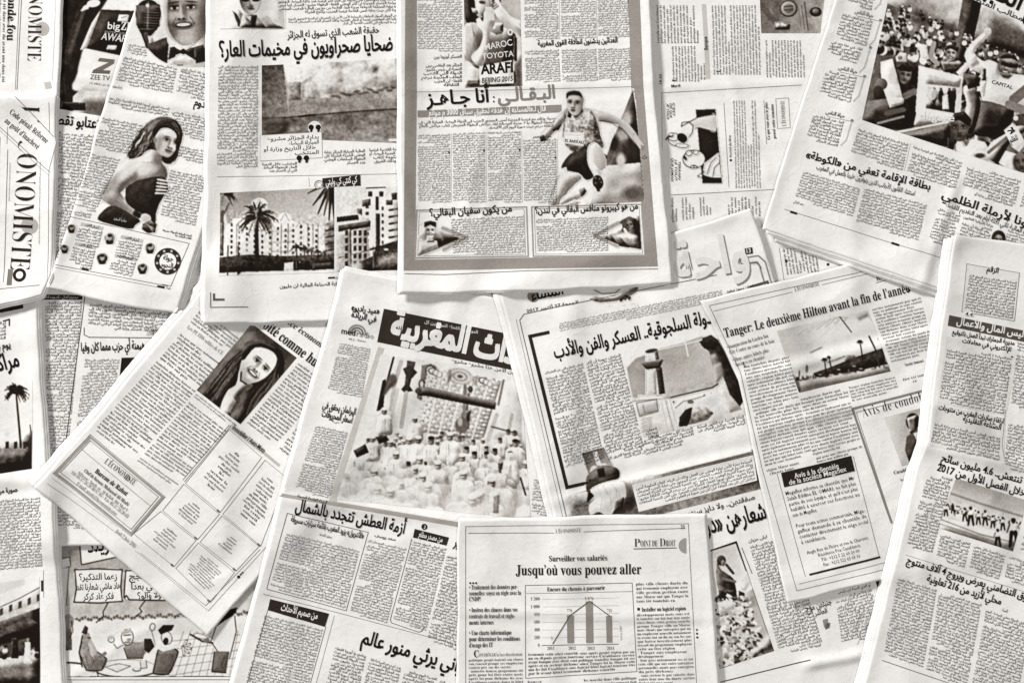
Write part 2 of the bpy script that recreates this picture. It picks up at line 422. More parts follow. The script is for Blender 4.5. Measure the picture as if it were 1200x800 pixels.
def bil(q, u, v):
    u = np.asarray(u)[:, None]; v = np.asarray(v)[:, None]
    return (q[0] * (1 - u) + q[1] * u) * (1 - v) + (q[3] * (1 - u) + q[2] * u) * v

class Cv:
    """A tone canvas (0 ink .. 1 bare paper) painted in layout coordinates: the halftone of one printed picture."""
    def __init__(s, x0, y0, x1, y1, v=1.0, k=2.0):
        s.x0, s.y0, s.k = x0, y0, k; w, h = int((x1 - x0) * k) + 1, int((y1 - y0) * k) + 1
        s.a = np.full((h, w), float(v)); s.X, s.Y = np.meshgrid(x0 + np.arange(w) / k, y0 + np.arange(h) / k); s.clip = None; s.sh = 0.9; s.sm = True
    def win(s, x0, y0, x1, y1):
        h, w = s.a.shape; i0 = int(np.clip((x0 - s.x0) * s.k - 2, 0, w)); i1 = int(np.clip((x1 - s.x0) * s.k + 3, 0, w))
        j0 = int(np.clip((y0 - s.y0) * s.k - 2, 0, h)); j1 = int(np.clip((y1 - s.y0) * s.k + 3, 0, h))
        return (slice(j0, j1), slice(i0, i1))
    def put(s, m, v, a, w):
        m = m * a
        if s.clip is not None: m = m * s.clip[w]
        s.a[w] += m * (v - s.a[w])
    def poly(s, pts, v, a=1.0, soft=0, sh=None):
        pts = s.org(pts); P = np.array(pts, float); e = soft * 4; w = s.win(P[:, 0].min() - e, P[:, 1].min() - e, P[:, 0].max() + e, P[:, 1].max() + e)
        m = inside(pts, s.X[w], s.Y[w]).astype(float)
        if m.size == 0 or not m.any(): return s
        ext = np.ptp(P, axis=0); size = min(min(ext), 44); sh = s.sh if sh is None else sh
        if size > 4 and sh:                     # rounded forms: the picture itself was lit from the upper left
            r = max(int(size * 0.16 * s.k), 2); b = blur(np.pad(m, 2 * r), r, 2); g0, g1 = np.gradient(b); c_ = slice(2 * r, -2 * r)
            v = v + sh * min(v + .15, 1.15 - v, .5) * np.clip((g0 * .75 + g1 * .65)[c_, c_] * r * 5, -1, 1)
            v = np.clip(v + (fbm(s.X[w] * 1.0 + s.x0, s.Y[w], max(size * .22, 2.5), int(abs(P[0, 0] * 3 + P[0, 1])) % 900, 3) - .5) * .22 * sh, .02, 1)
        m = blur(m, int(max(soft * s.k, 1)), 2) if soft else m
        s.put(m, v, a, w); return s
    def org(s, pts):
        if not s.sm or len(pts) < 7: return pts
        P = np.array(pts, float); a, b, c_ = np.roll(P, 1, 0), np.roll(P, -1, 0), np.roll(P, -2, 0); o = []
        for t in (0, .25, .5, .75): o.append(.5 * (2 * P + (b - a) * t + (2 * a - 5 * P + 4 * b - c_) * t * t + (3 * P - a - 3 * b + c_) * t ** 3))
        return np.stack(o, 1).reshape(-1, 2)
    def mask(s, pts): s.clip = inside(pts, s.X, s.Y).astype(float) if pts is not None else None
    def ell(s, cx, cy, rx, ry, v, rot=0, a=1.0, soft=0.0):
        r = max(rx, ry) * (1 + soft) + 1; w = s.win(cx - r, cy - r, cx + r, cy + r)
        c, n = math.cos(math.radians(rot)), math.sin(math.radians(rot)); dx, dy = s.X[w] - cx, s.Y[w] - cy
        d = np.sqrt(((dx * c + dy * n) / rx) ** 2 + ((-dx * n + dy * c) / ry) ** 2); e = max(soft, 0.75 / s.k / min(rx, ry))
        if min(rx, ry) > 2.2 and s.sh and not soft: v = np.clip(v - .28 * s.sh * min(v + .1, 1.1 - v, .5) * (dx / rx * .65 + dy / ry * .75), .02, 1)
        s.put(np.clip((1 - d) / e + 0.5, 0, 1), v, a, w); return s
    def line(s, pts, w, v, a=1.0):
        P = np.array(pts, float); W_ = s.win(P[:, 0].min() - w, P[:, 1].min() - w, P[:, 0].max() + w, P[:, 1].max() + w); X, Y = s.X[W_], s.Y[W_]
        D = np.full(X.shape, 1e9)
        for p, q in zip(P, P[1:]):
            d = q - p; L = max(d @ d, 1e-9); t = np.clip(((X - p[0]) * d[0] + (Y - p[1]) * d[1]) / L, 0, 1)
            D = np.minimum(D, np.hypot(X - p[0] - t * d[0], Y - p[1] - t * d[1]))
        s.put(np.clip((w / 2 - D) * s.k + 0.5, 0, 1), v, a, W_); return s
    def taper(s, p, q, w0, w1, v, a=1.0):
        p = np.array(p, float); q = np.array(q, float); d = q - p; L = max(d @ d, 1e-9); m = max(w0, w1)
        W_ = s.win(min(p[0], q[0]) - m, min(p[1], q[1]) - m, max(p[0], q[0]) + m, max(p[1], q[1]) + m); X, Y = s.X[W_], s.Y[W_]
        t = np.clip(((X - p[0]) * d[0] + (Y - p[1]) * d[1]) / L, 0, 1); D = np.hypot(X - p[0] - t * d[0], Y - p[1] - t * d[1])
        s.put(np.clip(((w0 + (w1 - w0) * t) / 2 - D) * s.k + 0.5, 0, 1), v, a, W_); return s
    def face(s, cx, cy, h, skin=.72, rot=0.0, smile=1, light=1, turn=0.0, base=True):
        """a printed face of height h, turned by rot degrees, lit from one side (light -1 or 1), looking aside by turn"""
        c, n = math.cos(math.radians(rot)), math.sin(math.radians(rot)); f = lambda x, y: (cx + (x * c - y * n) * h, cy + (x * n + y * c) * h); L = light; T = turn; B = min(skin * 1.24, .98)
        E = lambda x, y, rx, ry, v, r=0, **k: s.ell(*f(x, y), rx * h, ry * h, v, rot + r, **k)
        if base: E(0, -.02, .36, .48, skin); E(0, .2, .27, .31, skin); E(-.26 * L, .05, .16, .42, skin * .6, soft=1, a=.75)
        E(.16 * L + T, .10, .15, .12, B, soft=1, a=.75); E(-.16 * L + T, .10, .11, .10, min(B, skin * 1.1), soft=1, a=.5); E(.05 * L + T * .5, -.27, .22, .13, B, soft=1, a=.7); E(T, .40, .10, .06, B, soft=1, a=.5)
        for x in (-.155, .155):
            E(x + T, -.06, .125, .075, skin * .5, soft=.9, a=.75)
            if h > 20: E(x + T, -.047, .072, .03, .82, soft=.4)
            E(x + T, -.05, .04, .036, .07, soft=.3); E(x + T, -.078, .09, .016, .08, soft=.5); E(x * 1.06 + T, -.15, .11, .02, skin * .35, (7 if x > 0 else -7), soft=.9, a=.8)
        E(-.055 * L + T * 1.3, .05, .05, .16, skin * .62, soft=1, a=.65); E(.015 * L + T * 1.3, .02, .028, .15, B, soft=1, a=.8); E(T * 1.4, .125, .06, .05, B, soft=1, a=.7); E(T * 1.3, .185, .10, .025, skin * .5, soft=1, a=.7)
        for x in (-.045, .045): E(x + T * 1.4, .162, .024, .014, .1, soft=.6)
        if smile:
            E(T, .29, .185, .068, skin * .42, soft=.6); E(T, .285, .155, .042, .15, soft=.3); E(T, .276, .128, .028, .97, soft=.3); E(T, .345, .13, .026, skin * .66, soft=1)
            for x in (-1, 1): s.taper(f(x * .13 + T, .13), f(x * .21 + T, .27), h * .02, h * .035, skin * .5, .6)
        else: E(T, .272, .12, .018, .15, soft=.4); E(T, .30, .095, .035, skin * .55, soft=.7, a=.85); E(T, .25, .09, .022, skin * .5, soft=.7, a=.7); E(T, .345, .09, .02, skin * .6, soft=1, a=.7)
        return s
    def strands(s, A, B, n, w, tones, seed=1, a=.6, jit=.5):
        """n hair strands lying between two guide curves"""
        R = random.Random(seed); A, B = along(A, 9), along(B, 9)
        for _ in range(n):
            u = R.random(); k0 = R.randint(0, 4); k1 = R.randint(k0 + 2, 8); q = [A[k] * (1 - u) + B[k] * u + [R.gauss(0, jit), R.gauss(0, jit)] for k in range(k0, k1 + 1)]; t = R.choice(tones)
            for i in range(len(q) - 1): f = math.sin(math.pi * (i + .7) / len(q)); s.taper(q[i], q[i + 1], w * f, w * f, t, a)
        return s
    def grad(s, p0, v0, p1, v1, pts=None, a=1.0):
        p0 = np.array(p0, float); d = np.array(p1, float) - p0; t = np.clip(((s.X - p0[0]) * d[0] + (s.Y - p0[1]) * d[1]) / (d @ d), 0, 1)
        m = np.ones(s.X.shape) if pts is None else blur(inside(s.org(pts), s.X, s.Y).astype(float), 1, 1)
        if s.clip is not None: m = m * s.clip
        s.a += m * a * ((v0 + (v1 - v0) * t) - s.a); return s
    def noise(s, scale, amp, seed=1, pts=None, sx=1.0, ang=0.0, o=3):
        c, n = math.cos(math.radians(ang)), math.sin(math.radians(ang)); X = (s.X * c + s.Y * n) / sx; Y = -s.X * n + s.Y * c
        f = (fbm(X + 977, Y + 977, scale, seed, o) - 0.5) * 2 * amp
        if pts is not None: f = f * inside(s.org(pts), s.X, s.Y)
        if s.clip is not None: f = f * s.clip
        s.a = np.clip(s.a + f, 0.02, 1); return s
    def at(s, x, y):
        A = blur(s.a, 1, 1); B = blur(A, int(2.2 * s.k), 2)      # printed halftone: edge contrast, steeper curve, grain
        A = A + 0.40 * (A - B) + 0.18 * (A - blur(A, int(6 * s.k), 2)); A = np.clip(A, 0, 1); A = 0.55 * A + 0.45 * (A * A * (3 - 2 * A))
        g = np.random.RandomState(int(s.x0 * 7 + s.y0 * 3) % 9999).rand(*A.shape) - 0.5; g = blur(g, 1, 1)
        A = A + g * 0.30 * np.clip(A * (1 - A) * 4, 0.0, 1) * (s.a < 0.985); A = np.where(blur(s.a, 1, 1) > 0.985, 1.0, np.clip(A, 0.02, 1))
        i = np.clip((x - s.x0) * s.k, 0, s.a.shape[1] - 1.001); j = np.clip((y - s.y0) * s.k, 0, s.a.shape[0] - 1.001)
        a = i.astype(int); b = j.astype(int); f = i - a; g = j - b
        return (A[b, a] * (1 - f) + A[b, a + 1] * f) * (1 - g) + (A[b + 1, a] * (1 - f) + A[b + 1, a + 1] * f) * g
# ------------------------------------------------------------------ the table
tv = [(-0.95, -0.68, 0), (0.95, -0.68, 0), (0.95, 0.68, 0), (-0.95, 0.68, 0)]
tv = tv + [(x, y, -0.03) for x, y, _ in tv]
tb = mesh_obj("tabletop", tv, [(0, 1, 2, 3), (7, 6, 5, 4), (0, 4, 5, 1), (1, 5, 6, 2), (2, 6, 7, 3), (3, 7, 4, 0)], wood(), None)
tb['kind'] = 'structure'

def crowd(cv, n, fn, s0, s1, seed, dark=0.5, top=None):
    """packed heads and shoulders: fn(u,v)->point, size s0 (far) .. s1 (near)"""
    r = random.Random(seed)
    for k in range(n):
        v = k / n; x, y = fn(r.random(), v); s = s0 + (s1 - s0) * v; b = r.choice([0.95, 0.9, 0.75, 0.2, 0.12, 0.45] if dark > 0.4 else [0.97, 0.93, 0.9, 0.85, 0.6])
        cv.ell(x, y + s * 1.5, s * 1.25, s * 1.3, b); f = r.uniform(0.45, 0.78)
        cv.ell(x, y, s * 0.62, s * 0.8, f); cv.ell(x, y - s * 0.4, s * 0.66, s * 0.5, r.choice([0.06, 0.12, 0.25] if r.random() < 0.8 else [0.9]))
        if s > 4.2: cv.face(x, y + s * .1, s * 1.7, f + .05, r.uniform(-15, 15), smile=r.random() < .4, light=r.choice((1, -1))); cv.ell(x, y - s * .55, s * .62, s * .42, r.choice([.08, .12, .2])); continue
        cv.ell(x - s * .2, y + s * .1, s * .16, s * .1, f * .5); cv.ell(x + s * .25, y + s * .1, s * .16, s * .1, f * .5); cv.ell(x, y + s * .5, s * .25, s * .12, f * .55)

def palm(cv, x, y, r, base, v=0.1, seed=1, w=2.0, hi=None):
    R = random.Random(seed)
    cv.taper((x, y), base, w, w * 1.25, v); 
    for k in range(int(abs(base[1] - y) / 2.5)): t = k * 2.5 / max(abs(base[1] - y), 1); cv.line([(x + (base[0] - x) * t - w * .4, y + (base[1] - y) * t), (x + (base[0] - x) * t + w * .4, y + (base[1] - y) * t + .5)], .7, v + .22, .7)
    for k in range(46 if r > 12 else 22):
        a = math.radians(R.uniform(-205, 25) if k % 3 else R.uniform(0, 360)); L = r * R.uniform(0.6, 1.05); q = [(x, y)]
        for t in (.3, .55, .78, 1.0): q.append((x + math.cos(a) * L * t, y + math.sin(a) * L * t * .95 - r * .10 * math.sin(t * 3.1) + r * .30 * t * t * (.3 + abs(math.cos(a)))))
        t_ = hi if hi and R.random() < .4 else v
        for i in range(4): cv.taper(q[i], q[i + 1], r * (.10, .115, .09, .06)[i], r * (.115, .09, .06, .02)[i], t_ + R.uniform(-.03, .06))
        if r > 12 and k % 2:
            for i in (2, 3, 4):
                for d in (-1, 1): cv.taper(q[i], (q[i][0] + math.cos(a + d * 1.1) * r * .12, q[i][1] + math.sin(a + d * 1.1) * r * .12 + r * .05), .8, .3, t_)

# ------------------------------------------------------------------ rotated French page, top right of centre
p = Paper("newspaper", "newspaper with sideways French columns and a two-head cartoon, behind the crowd page",
          [(742, -40), (752, 100), (775, 360)], [(1010, -40), (1004, 100), (1000, 360)], 3, folds=[((765, 103), (950, 95), 1.6, 5), ((765, 228), (930, 221), 0.8, 4)], crump=0.8)
def up(x0, y0, x1, y1, n, **k):   # column whose lines read upwards
    p.text([(x0, y1), (x0 - (y1 - y0) * .03, y0), (x1 - (y1 - y0) * .03, y0), (x1, y1)], n, 'fr', **k)
up(770, 5, 820, 50, 13); up(788, 53, 828, 95, 11); up(836, 5, 893, 87, 16); up(898, 46, 945, 90, 13)
p.fill([(823, 4), (828, 4), (833, 92), (828, 92)], 0.80); p.head("Banque", (830, 58), (829, 42), 6, 'sab', 0.1)
p.head("L", (793, 95), (793, 91), 7, 'sb'); p.head("L", (845, 84), (845, 80), 7, 'sb'); p.head("18:30", (776, 99), (776, 86), 4, 'sab', name='page_note'); p.head("Mardi", (787, 102), (798, 101), 5, 'sab', name='page_note')
c = Cv(886, -12, 970, 42, 0.42); c.grad((890, 0), .35, (966, 20), .62).noise(9, .10, 3).noise(3, .06, 9)
c.line([(893, 5), (903, 18), (912, 27)], 7, .3, .5); c.ell(925, 9, 10.5, 10, .25); c.ell(925, 9, 8.8, 8.3, .6); c.ell(925, 9, 6, 5.5, .35, a=.6); c.line([(920, 7), (930, 6)], 1, .2); c.line([(920, 11), (930, 10)], 1, .2)
c.poly([(908, 25), (918, 24), (927, 28), (926, 34), (909, 34)], .25).poly([(910, 27), (918, 26), (924, 29), (923, 32), (911, 32)], .7).line([(915, 26), (915, 33)], .8, .3)
c.ell(957, 13, 7, 5.5, .12); c.ell(957, 12, 4, 3, .45); c.line([(944, 2), (948, 34)], 1.2, .3); c.line([(940, 4), (944, 34)], .8, .35); c.line([(936, 4), (940, 32)], .8, .4)
p.photo([(891, -10), (968, -10), (962, 38), (893, 38)], c)
p.line([(777, 218), (776, 108), (940, 99)], .6, .5); p.line([(849, 120), (855, 219)], .5, .5)
c = Cv(777, 110, 850, 220, 1.0); c.sh = 0.1
c.poly([(816, 128), (839, 127), (847, 214.5), (824, 214.5)], .13); c.poly([(816, 128), (839, 127), (840, 134), (828, 136), (818, 136)], .13)
c.poly([(800, 147), (818, 137), (832, 134), (839, 133), (840, 154), (828, 151), (818, 149), (806, 152)], .80).line([(800, 147), (818, 137), (839, 133)], .9, .25).line([(806, 152), (820, 149), (840, 154)], .8, .3)
c.ell(807, 151, 8, 5, .92, -20).line([(799, 148), (800, 143), (808, 142), (813, 147), (812, 155), (808, 160)], .9, .2)
for h in [(793, 164, 10, 7, 15), (790, 160, 7, 5, 0)]: c.ell(*h[:4], .25, h[4]); c.ell(h[0], h[1], h[2] - .8, h[3] - .8, .95, h[4])
c.ell(800, 161, 6.5, 5, .1, 35); c.line([(781, 163), (783, 160), (789, 159)], 1.4, .12); c.ell(800, 170, 8, 3, .25, 5); c.ell(800, 170, 7.2, 2.3, .95, 5); c.ell(787, 157, 3, 2.2, .3); c.ell(787, 157, 2.3, 1.5, 1)
c.ell(814, 186, 13.5, 11, .2); c.ell(814, 186, 12.6, 10.1, .97); c.ell(808, 179, 4, 3.6, .2); c.ell(808, 179, 3.2, 2.8, .98); c.ell(816, 178, 3.4, 3, .25); c.ell(816, 178, 2.7, 2.3, .98); c.ell(803.5, 184.5, 3.2, 1.5, .08, 60)
c.line([(812, 196), (814, 193), (818, 195)], .9, .15); c.ell(812, 195, 2.2, 2.2, .3); c.ell(812, 195, 1.4, 1.4, .95)
c.poly([(826, 190), (834, 184), (843, 178), (846, 208), (836, 208), (824, 204)], .95); 
for q in ([(826, 190), (832, 186), (842, 178)], [(829, 204), (834, 190), (840, 184)], [(836, 207), (838, 196), (844, 190)], [(818, 206), (826, 200), (824, 208), (818, 206)], [(824, 205), (836, 208), (846, 208)]): c.line(q, .8, .25)
p.photo([(778, 111), (848, 111), (850, 219), (779, 219)], c, cut=True)
for k, t in enumerate(["JE VOUS", "DIS QUE", "C'EST"]): p.head(t, (782 + k * 3.4, 121 - k), (782 + k * 3.4, 139 - k * 2), 3.6, 'sai', .2, name='speech_lettering')
for k, t in enumerate(["QUE JAMAIS", "LE TOUT", "TERRAIN"]): p.head(t, (787 + k * 4.2, 184 + 2 * k), (787 + k * 4.2, 212 - k), 3.8, 'sai', .2, name='speech_lettering')
up(862, 117, 893, 220, 10); p.fill([(856, 186), (858.5, 186), (858.5, 188.5), (856, 188.5)], .1); p.head("Accord de libre", (858, 184), (857, 158), 4, 'sab', .12, name='subheading')
p.head("Ce que vous avez le plus", (903, 163), (900, 119), 5, 'sb', .1, name='subheading'); p.head("pensé cette semaine", (910, 162), (907, 121), 5, 'sb', .1, name='subheading')
p.line([(896, 117), (899, 168)], .5, .5); p.head("L'ÉCONOMISTE", (922, 147), (920, 117), 7, 'sr', .25, name='masthead')
p.frame([(910, 115), (925, 114), (927, 149), (912, 150)], .5, .5)
p.line([(787, 228), (900, 222), (926, 220)], .6, .45)
for x0, x1, n, y1 in [(787, 795, 2, 261), (799, 815, 4, 258), (820, 835, 4, 253), (853, 893, 10, 255)]: p.text([(x0, y1), (x0 - 1, 231), (x1 - 1, 229), (x1, y1 - 2)], n, 'fr')
p.text([(922, 322), (917, 291), (957, 286), (962, 318)], 10, 'fr'); p.fill([(921, 304), (924, 304), (924, 307), (921, 307)], .1); p.fill([(970, 308), (973, 308), (973, 311), (970, 311)], .1); p.line([(914, 290), (920, 330)], .5, .5)

# ------------------------------------------------------------------ cartoon page, bottom left
p = Paper("newspaper", "newspaper with a full width cartoon of people round a cafe table, bottom left",
          [(48, 540), (52, 700), (56, 850)], [(345, 540), (340, 700), (332, 850)], 8, crump=0.7)
c = Cv(66, 590, 300, 800, 0.62); c.sh = 0.12; c.grad((66, 600), .50, (66, 735), .80).noise(16, .10, 2).noise(5, .05, 4)
c.grad((66, 725), .9, (66, 790), .97, [(66, 728), (300, 722), (300, 795), (66, 795)]); c.noise(26, .10, 9, [(66, 700), (300, 700), (300, 745), (66, 745)], 2.5)
for k in range(60): x = 88 + k * 3.4; y = 726 - k * .12 + math.sin(k * 1.7) * 1.6; c.ell(x, y, 2.2, 1.1 + (k % 3) * .4, .48, 20 * (k % 5)); c.line([(x, y), (x + 1, y - 2)], .6, .25)
c.poly([(91, 628), (140, 645), (145, 652), (94, 662)], .97).line([(91, 628), (94, 662), (140, 652)], 1.1, .12)
c.poly([(71, 655), (80, 653), (81, 664), (71, 667)], .95).line([(71, 655), (80, 653), (81, 664), (71, 667)], .7, .15).poly([(70, 667), (79, 665), (76, 710), (70, 708)], .9).line([(79, 665), (76, 710)], .7, .2)
for q in ([(86, 668), (113, 667), (142, 668), (140, 688), (142, 705), (114, 707), (85, 706), (88, 690)], [(146, 669), (170, 668), (200, 690), (215, 702), (190, 704), (150, 703), (147, 698), (144, 701), (145, 685)]): c.poly(q, .97).line(q + [q[0]], 1.3, .1)
c.line([(125, 707), (119, 718), (120, 722), (111, 730)], 1, .12); c.line([(169, 704), (162, 713), (165, 717), (158, 723)], 1, .12)
c.ell(78, 729, 7, 9, .55, 10); c.poly([(71, 738), (82, 736), (83, 762), (74, 763)], .45).line([(82, 728), (84, 740), (80, 748)], .8, .15)
c.poly([(200, 752), (262, 740), (262, 792), (198, 792)], .96)
for k in range(9): c.line([(196 + k * 9, 792), (214 + k * 8, 740)], .6, .45)
for k in range(5): c.line([(198, 752 + k * 10), (280, 744 + k * 9)], .6, .45)
c.ell(146, 784, 38, 11, .25); c.ell(146, 783.4, 36.8, 9.8, .97); c.ell(80, 792, 34, 16, .25); c.ell(80, 793, 33, 15, .97)
c.poly([(91, 765), (96, 748), (104, 747), (110, 762), (124, 772), (118, 786), (100, 786)], .55).line([(91, 765), (96, 748), (104, 747), (110, 762), (124, 772), (118, 786), (100, 786), (91, 765)], .9, .12); c.poly([(100, 748), (104, 746), (113, 764), (106, 772)], .7); c.ell(99, 748, 5, 7, .6, 15); c.poly([(94, 742), (98, 733), (102, 736), (100, 744)], .3); c.ell(103, 748, 2.2, 1.3, .35); c.line([(108, 776), (122, 766)], 4, .5); c.line([(95, 745), (91, 765), (95, 782)], 1, .1); c.noise(3, .1, 5, [(90, 740), (125, 760), (120, 788), (95, 788)])
c.poly([(143, 757), (152, 752), (162, 753), (172, 750), (169, 772), (148, 772)], .55).line([(143, 757), (148, 772), (169, 772)], .8, .1); c.ell(148, 747, 7.5, 9.5, .2); c.ell(148, 747, 6.7, 8.7, .88); c.poly([(140, 741), (152, 736), (153, 741), (142, 744)], .7); c.line([(144, 745), (152, 744)], 1, .15); c.ell(150, 750, 2.8, 1.8, .6); c.line([(145, 753), (151, 753)], .9, .15)
c.line([(143, 758), (136, 762), (131, 754)], 3.4, .9); c.line([(143, 756), (136, 760), (132, 755)], .7, .2); c.ell(129, 750, 4, 3.6, .25); c.ell(129, 750, 3.2, 2.8, .92)
for a in (-150, -120, -90, -60): c.line([(129, 750), (129 + 5.5 * math.cos(math.radians(a)), 750 + 5.5 * math.sin(math.radians(a)))], 1.4, .75)
c.poly([(168, 749), (176, 749), (180, 758), (173, 766), (168, 762)], .2)
c.poly([(184, 762), (198, 758), (208, 764), (203, 779), (196, 791), (178, 790), (181, 774)], .48).line([(184, 762), (198, 758), (208, 764), (203, 779), (196, 791), (178, 790), (181, 774), (184, 762)], .9, .1); c.poly([(181, 752), (196, 748), (206, 760), (190, 764), (182, 760)], .93); c.ell(194, 748, 6.5, 8, .2, -15); c.ell(194, 748, 5.8, 7.3, .9, -15); c.poly([(184, 739), (190, 733), (203, 733), (200, 739), (187, 744)], .13); c.ell(193, 752, 3, 4.4, .08, 10); c.ell(198, 746, 2, 1.3, .8); c.line([(182, 756), (178, 740)], 3, .9); c.line([(180.5, 756), (176.5, 740)], .6, .2); c.ell(177.5, 735, 3.4, 4.6, .25, 10); c.ell(177.5, 735, 2.6, 3.8, .92, 10)
c.line([(204, 756), (212, 758)], 3, .9)
for a in (-70, -35, 0, 35, 70): c.line([(213, 759), (213 + 9 * math.cos(math.radians(a + 10)), 759 + 9 * math.sin(math.radians(a + 10)))], 3, .2); c.line([(213, 759), (213 + 8.6 * math.cos(math.radians(a + 10)), 759 + 8.6 * math.sin(math.radians(a + 10)))], 1.9, .95)
for k in range(14): x = 92 + k * 1.9; c.line([(x, 768 + k % 3), (x + 4, 783 - k % 4)], .5, .2, .7); x = 182 + k * 1.6; c.line([(x, 766 + k % 2), (x - 2, 788)], .5, .12, .6); x = 147 + k * 1.5; c.line([(x, 760 + k % 3), (x + 1, 771)], .45, .2, .6)
c.line([(170, 768), (166, 778)], 4, .95); c.poly([(163, 776), (170, 774), (171, 783), (164, 784)], .85); c.line([(163, 776), (164, 784), (171, 783), (170, 774)], .6, .2); c.ell(159, 785, 5, 2.4, .25); c.ell(159, 784.6, 4.2, 1.8, .95)
c.poly([(122, 782), (138, 778), (152, 781), (136, 788)], .9).line([(122, 782), (138, 778), (152, 781), (136, 788), (122, 782)], .6, .2); c.noise(2.5, .12, 8, [(122, 782), (138, 778), (152, 781), (136, 788)])
c.poly([(246, 752), (252, 735), (262, 722), (274, 722), (276, 740), (270, 764), (254, 764)], .95).line([(252, 735), (246, 752), (254, 764)], .9, .15).line([(274, 722), (276, 740), (268, 772)], .9, .15); c.poly([(250, 764), (268, 764), (264, 789), (247, 788)], .42).line([(250, 764), (247, 788), (264, 789)], .9, .1)
c.poly([(252, 735), (260, 716), (278, 712), (272, 722), (262, 728)], .2); c.line([(222, 744), (236, 752), (248, 754)], 2.2, .3); c.ell(234, 746, 9, 3, .35, 15); c.ell(234, 746, 8, 2.3, .9, 15); c.ell(241, 751, 4, 3, .5); c.line([(262, 770), (258, 780), (260, 784)], 1.6, .3)
p.photo([(70, 560), (300, 560), (296, 793), (72, 793)], c)
p.line([(72, 793), (310, 793)], 1.0, .15); p.line([(72, 797), (310, 797)], .6, .3); p.text([(76, 803), (150, 803), (150, 840), (76, 840)], 9); p.text([(156, 803), (230, 803), (230, 840), (156, 840)], 9)
p.head("المزيند", (101, 648), (147, 641), 26, 'arm', .05, name='speech_lettering')
for q in ([(91, 680), "زعما التذكير؟", (136, 679)], [(88, 692), "هاد ماشي شعارنا تقد", (140, 690)], [(96, 703), "فكر عاد كركر", (132, 702)]): p.head(q[1], q[0], q[2], 10.5, 'arm', .08, name='speech_lettering')
for q in ([(150, 679), "غا نتفجج", (190, 678)], [(152, 691), "خيالي بعدا", (192, 690)], [(160, 702), "ولا والو؟", (188, 700)]): p.head(q[1], q[0], q[2], 10.5, 'arm', .08, name='speech_lettering')

# ------------------------------------------------------------------ narrow columns page, left
p = Paper("newspaper", "newspaper page with dense narrow columns and the page number 37, half hidden between three others",
          [(30, 325), (38, 450), (44, 640)], [(270, 325), (268, 450), (266, 640)], 12, crump=0.7)
p.fill([(46, 345), (95, 345), (95, 351), (46, 351)], .15); p.head("مجموع المال - الصفحة 14", (52, 349.6), (90, 349.4), 5, 'arl', .9, name='page_note', lay=5)
p.text([(51, 353), (95, 353), (78, 533), (54, 533)], 44); p.line([(98, 346), (74, 530)], .9, .25); p.fill([(77, 520), (80, 520), (79, 527), (76, 527)], .1)
p.text([(103, 355), (200, 362), (190, 390), (101, 384)], 7); p.line([(97, 384), (97, 392), (103, 395), (215, 396)], 1.0, .35); p.fill([(172, 384), (192, 386), (192, 393), (170, 393)], .8)
p.head("37", (175, 391.5), (183.5, 392), 8.5, 'sr', .08); p.head("عدم هيمنة أي حزب مهما كان وفيا", (93, 411.5), (180, 408.5), 14, 'arb', .05)
p.text([(98, 420), (139, 420), (124, 505), (86, 515)], 23); p.text([(142, 458), (190, 458), (190, 540), (128, 540)], 20)
c = Cv(130, 415, 200, 460, .11); c.noise(12, .05, 4); p.photo([(141, 419), (196, 418), (196, 456), (137, 457)], c); p.line([(55, 537), (120, 537)], .8, .3)
p.text([(60, 542), (120, 542), (120, 620), (60, 620)], 18)
p.text([(206, 350), (262, 352), (258, 620), (200, 620)], 60)

# ------------------------------------------------------------------ palm tree page, far left
p = Paper("newspaper", "newspaper with a lone palm tree photo, at the left edge under the economy masthead",
          [(-90, 330), (-90, 565), (-90, 860)], [(41, 334), (47, 440), (56, 556), (62, 575), (77, 860)], 17,
          folds=[((-90, 563), (66, 563), 2.4, 7), ((-90, 578), (60, 578), -1.2, 6)], inner=[(2.5, .5), (5, 1)], lift=1.3)
p.fill([(-30, 360), (26, 351), (26, 361), (-30, 372)], .13); p.line([(2, 376), (9, 374), (9, 381)], 1.6, .15); p.text([(-60, 380), (5, 376), (5, 398), (-60, 402)], 5)
p.head("يوم بعد", (-12, 411), (11, 407), 11, 'arb', .08); p.head("مراكش", (-24, 440), (22, 429), 27, 'arb', .04)
c = Cv(-60, 444, 42, 566, .97); c.grad((0, 450), .98, (0, 520), .93).noise(18, .03, 5)
c.poly([(-60, 512), (4, 511), (15, 507), (37, 504), (37, 556), (-60, 566)], .62); c.poly([(-60, 530), (37, 523), (37, 549), (-60, 562)], .22); c.noise(6, .16, 8, [(-60, 512), (37, 504), (37, 552), (-60, 562)]); c.line([(0, 516), (19, 511)], 1.2, .95)
for x in (5, 15, 26, 32): c.poly([(x, 518), (x + 4, 517), (x + 4, 525), (x, 526)], .2)
c.ell(17, 458, 8, 4, .1); palm(c, 17, 459, 15, (23, 524), .1, 4, 2.0); c.line([(34, 498), (36, 512)], 1.4, .35)
p.photo([(-60, 446), (37, 446), (37, 549), (-60, 564)], c)
p.head("صورة من ساحة المدينة", (-40, 582), (19, 576), 8, 'arb', .06, name='subheading'); p.text([(-50, 590), (47, 582), (49, 664), (-48, 672)], 21)
c = Cv(-50, 685, 50, 805, .9); c.poly([(-50, 740), (46, 702), (46, 805), (-50, 805)], .22); c.poly([(-50, 715), (46, 678), (46, 712), (-50, 745)], .93)
for k in range(9): x = -46 + k * 11; c.poly([(x, 731 - k * 4.2), (x + 4, 729 - k * 4.2), (x + 4, 737 - k * 4.2), (x, 739 - k * 4.2)], .35)
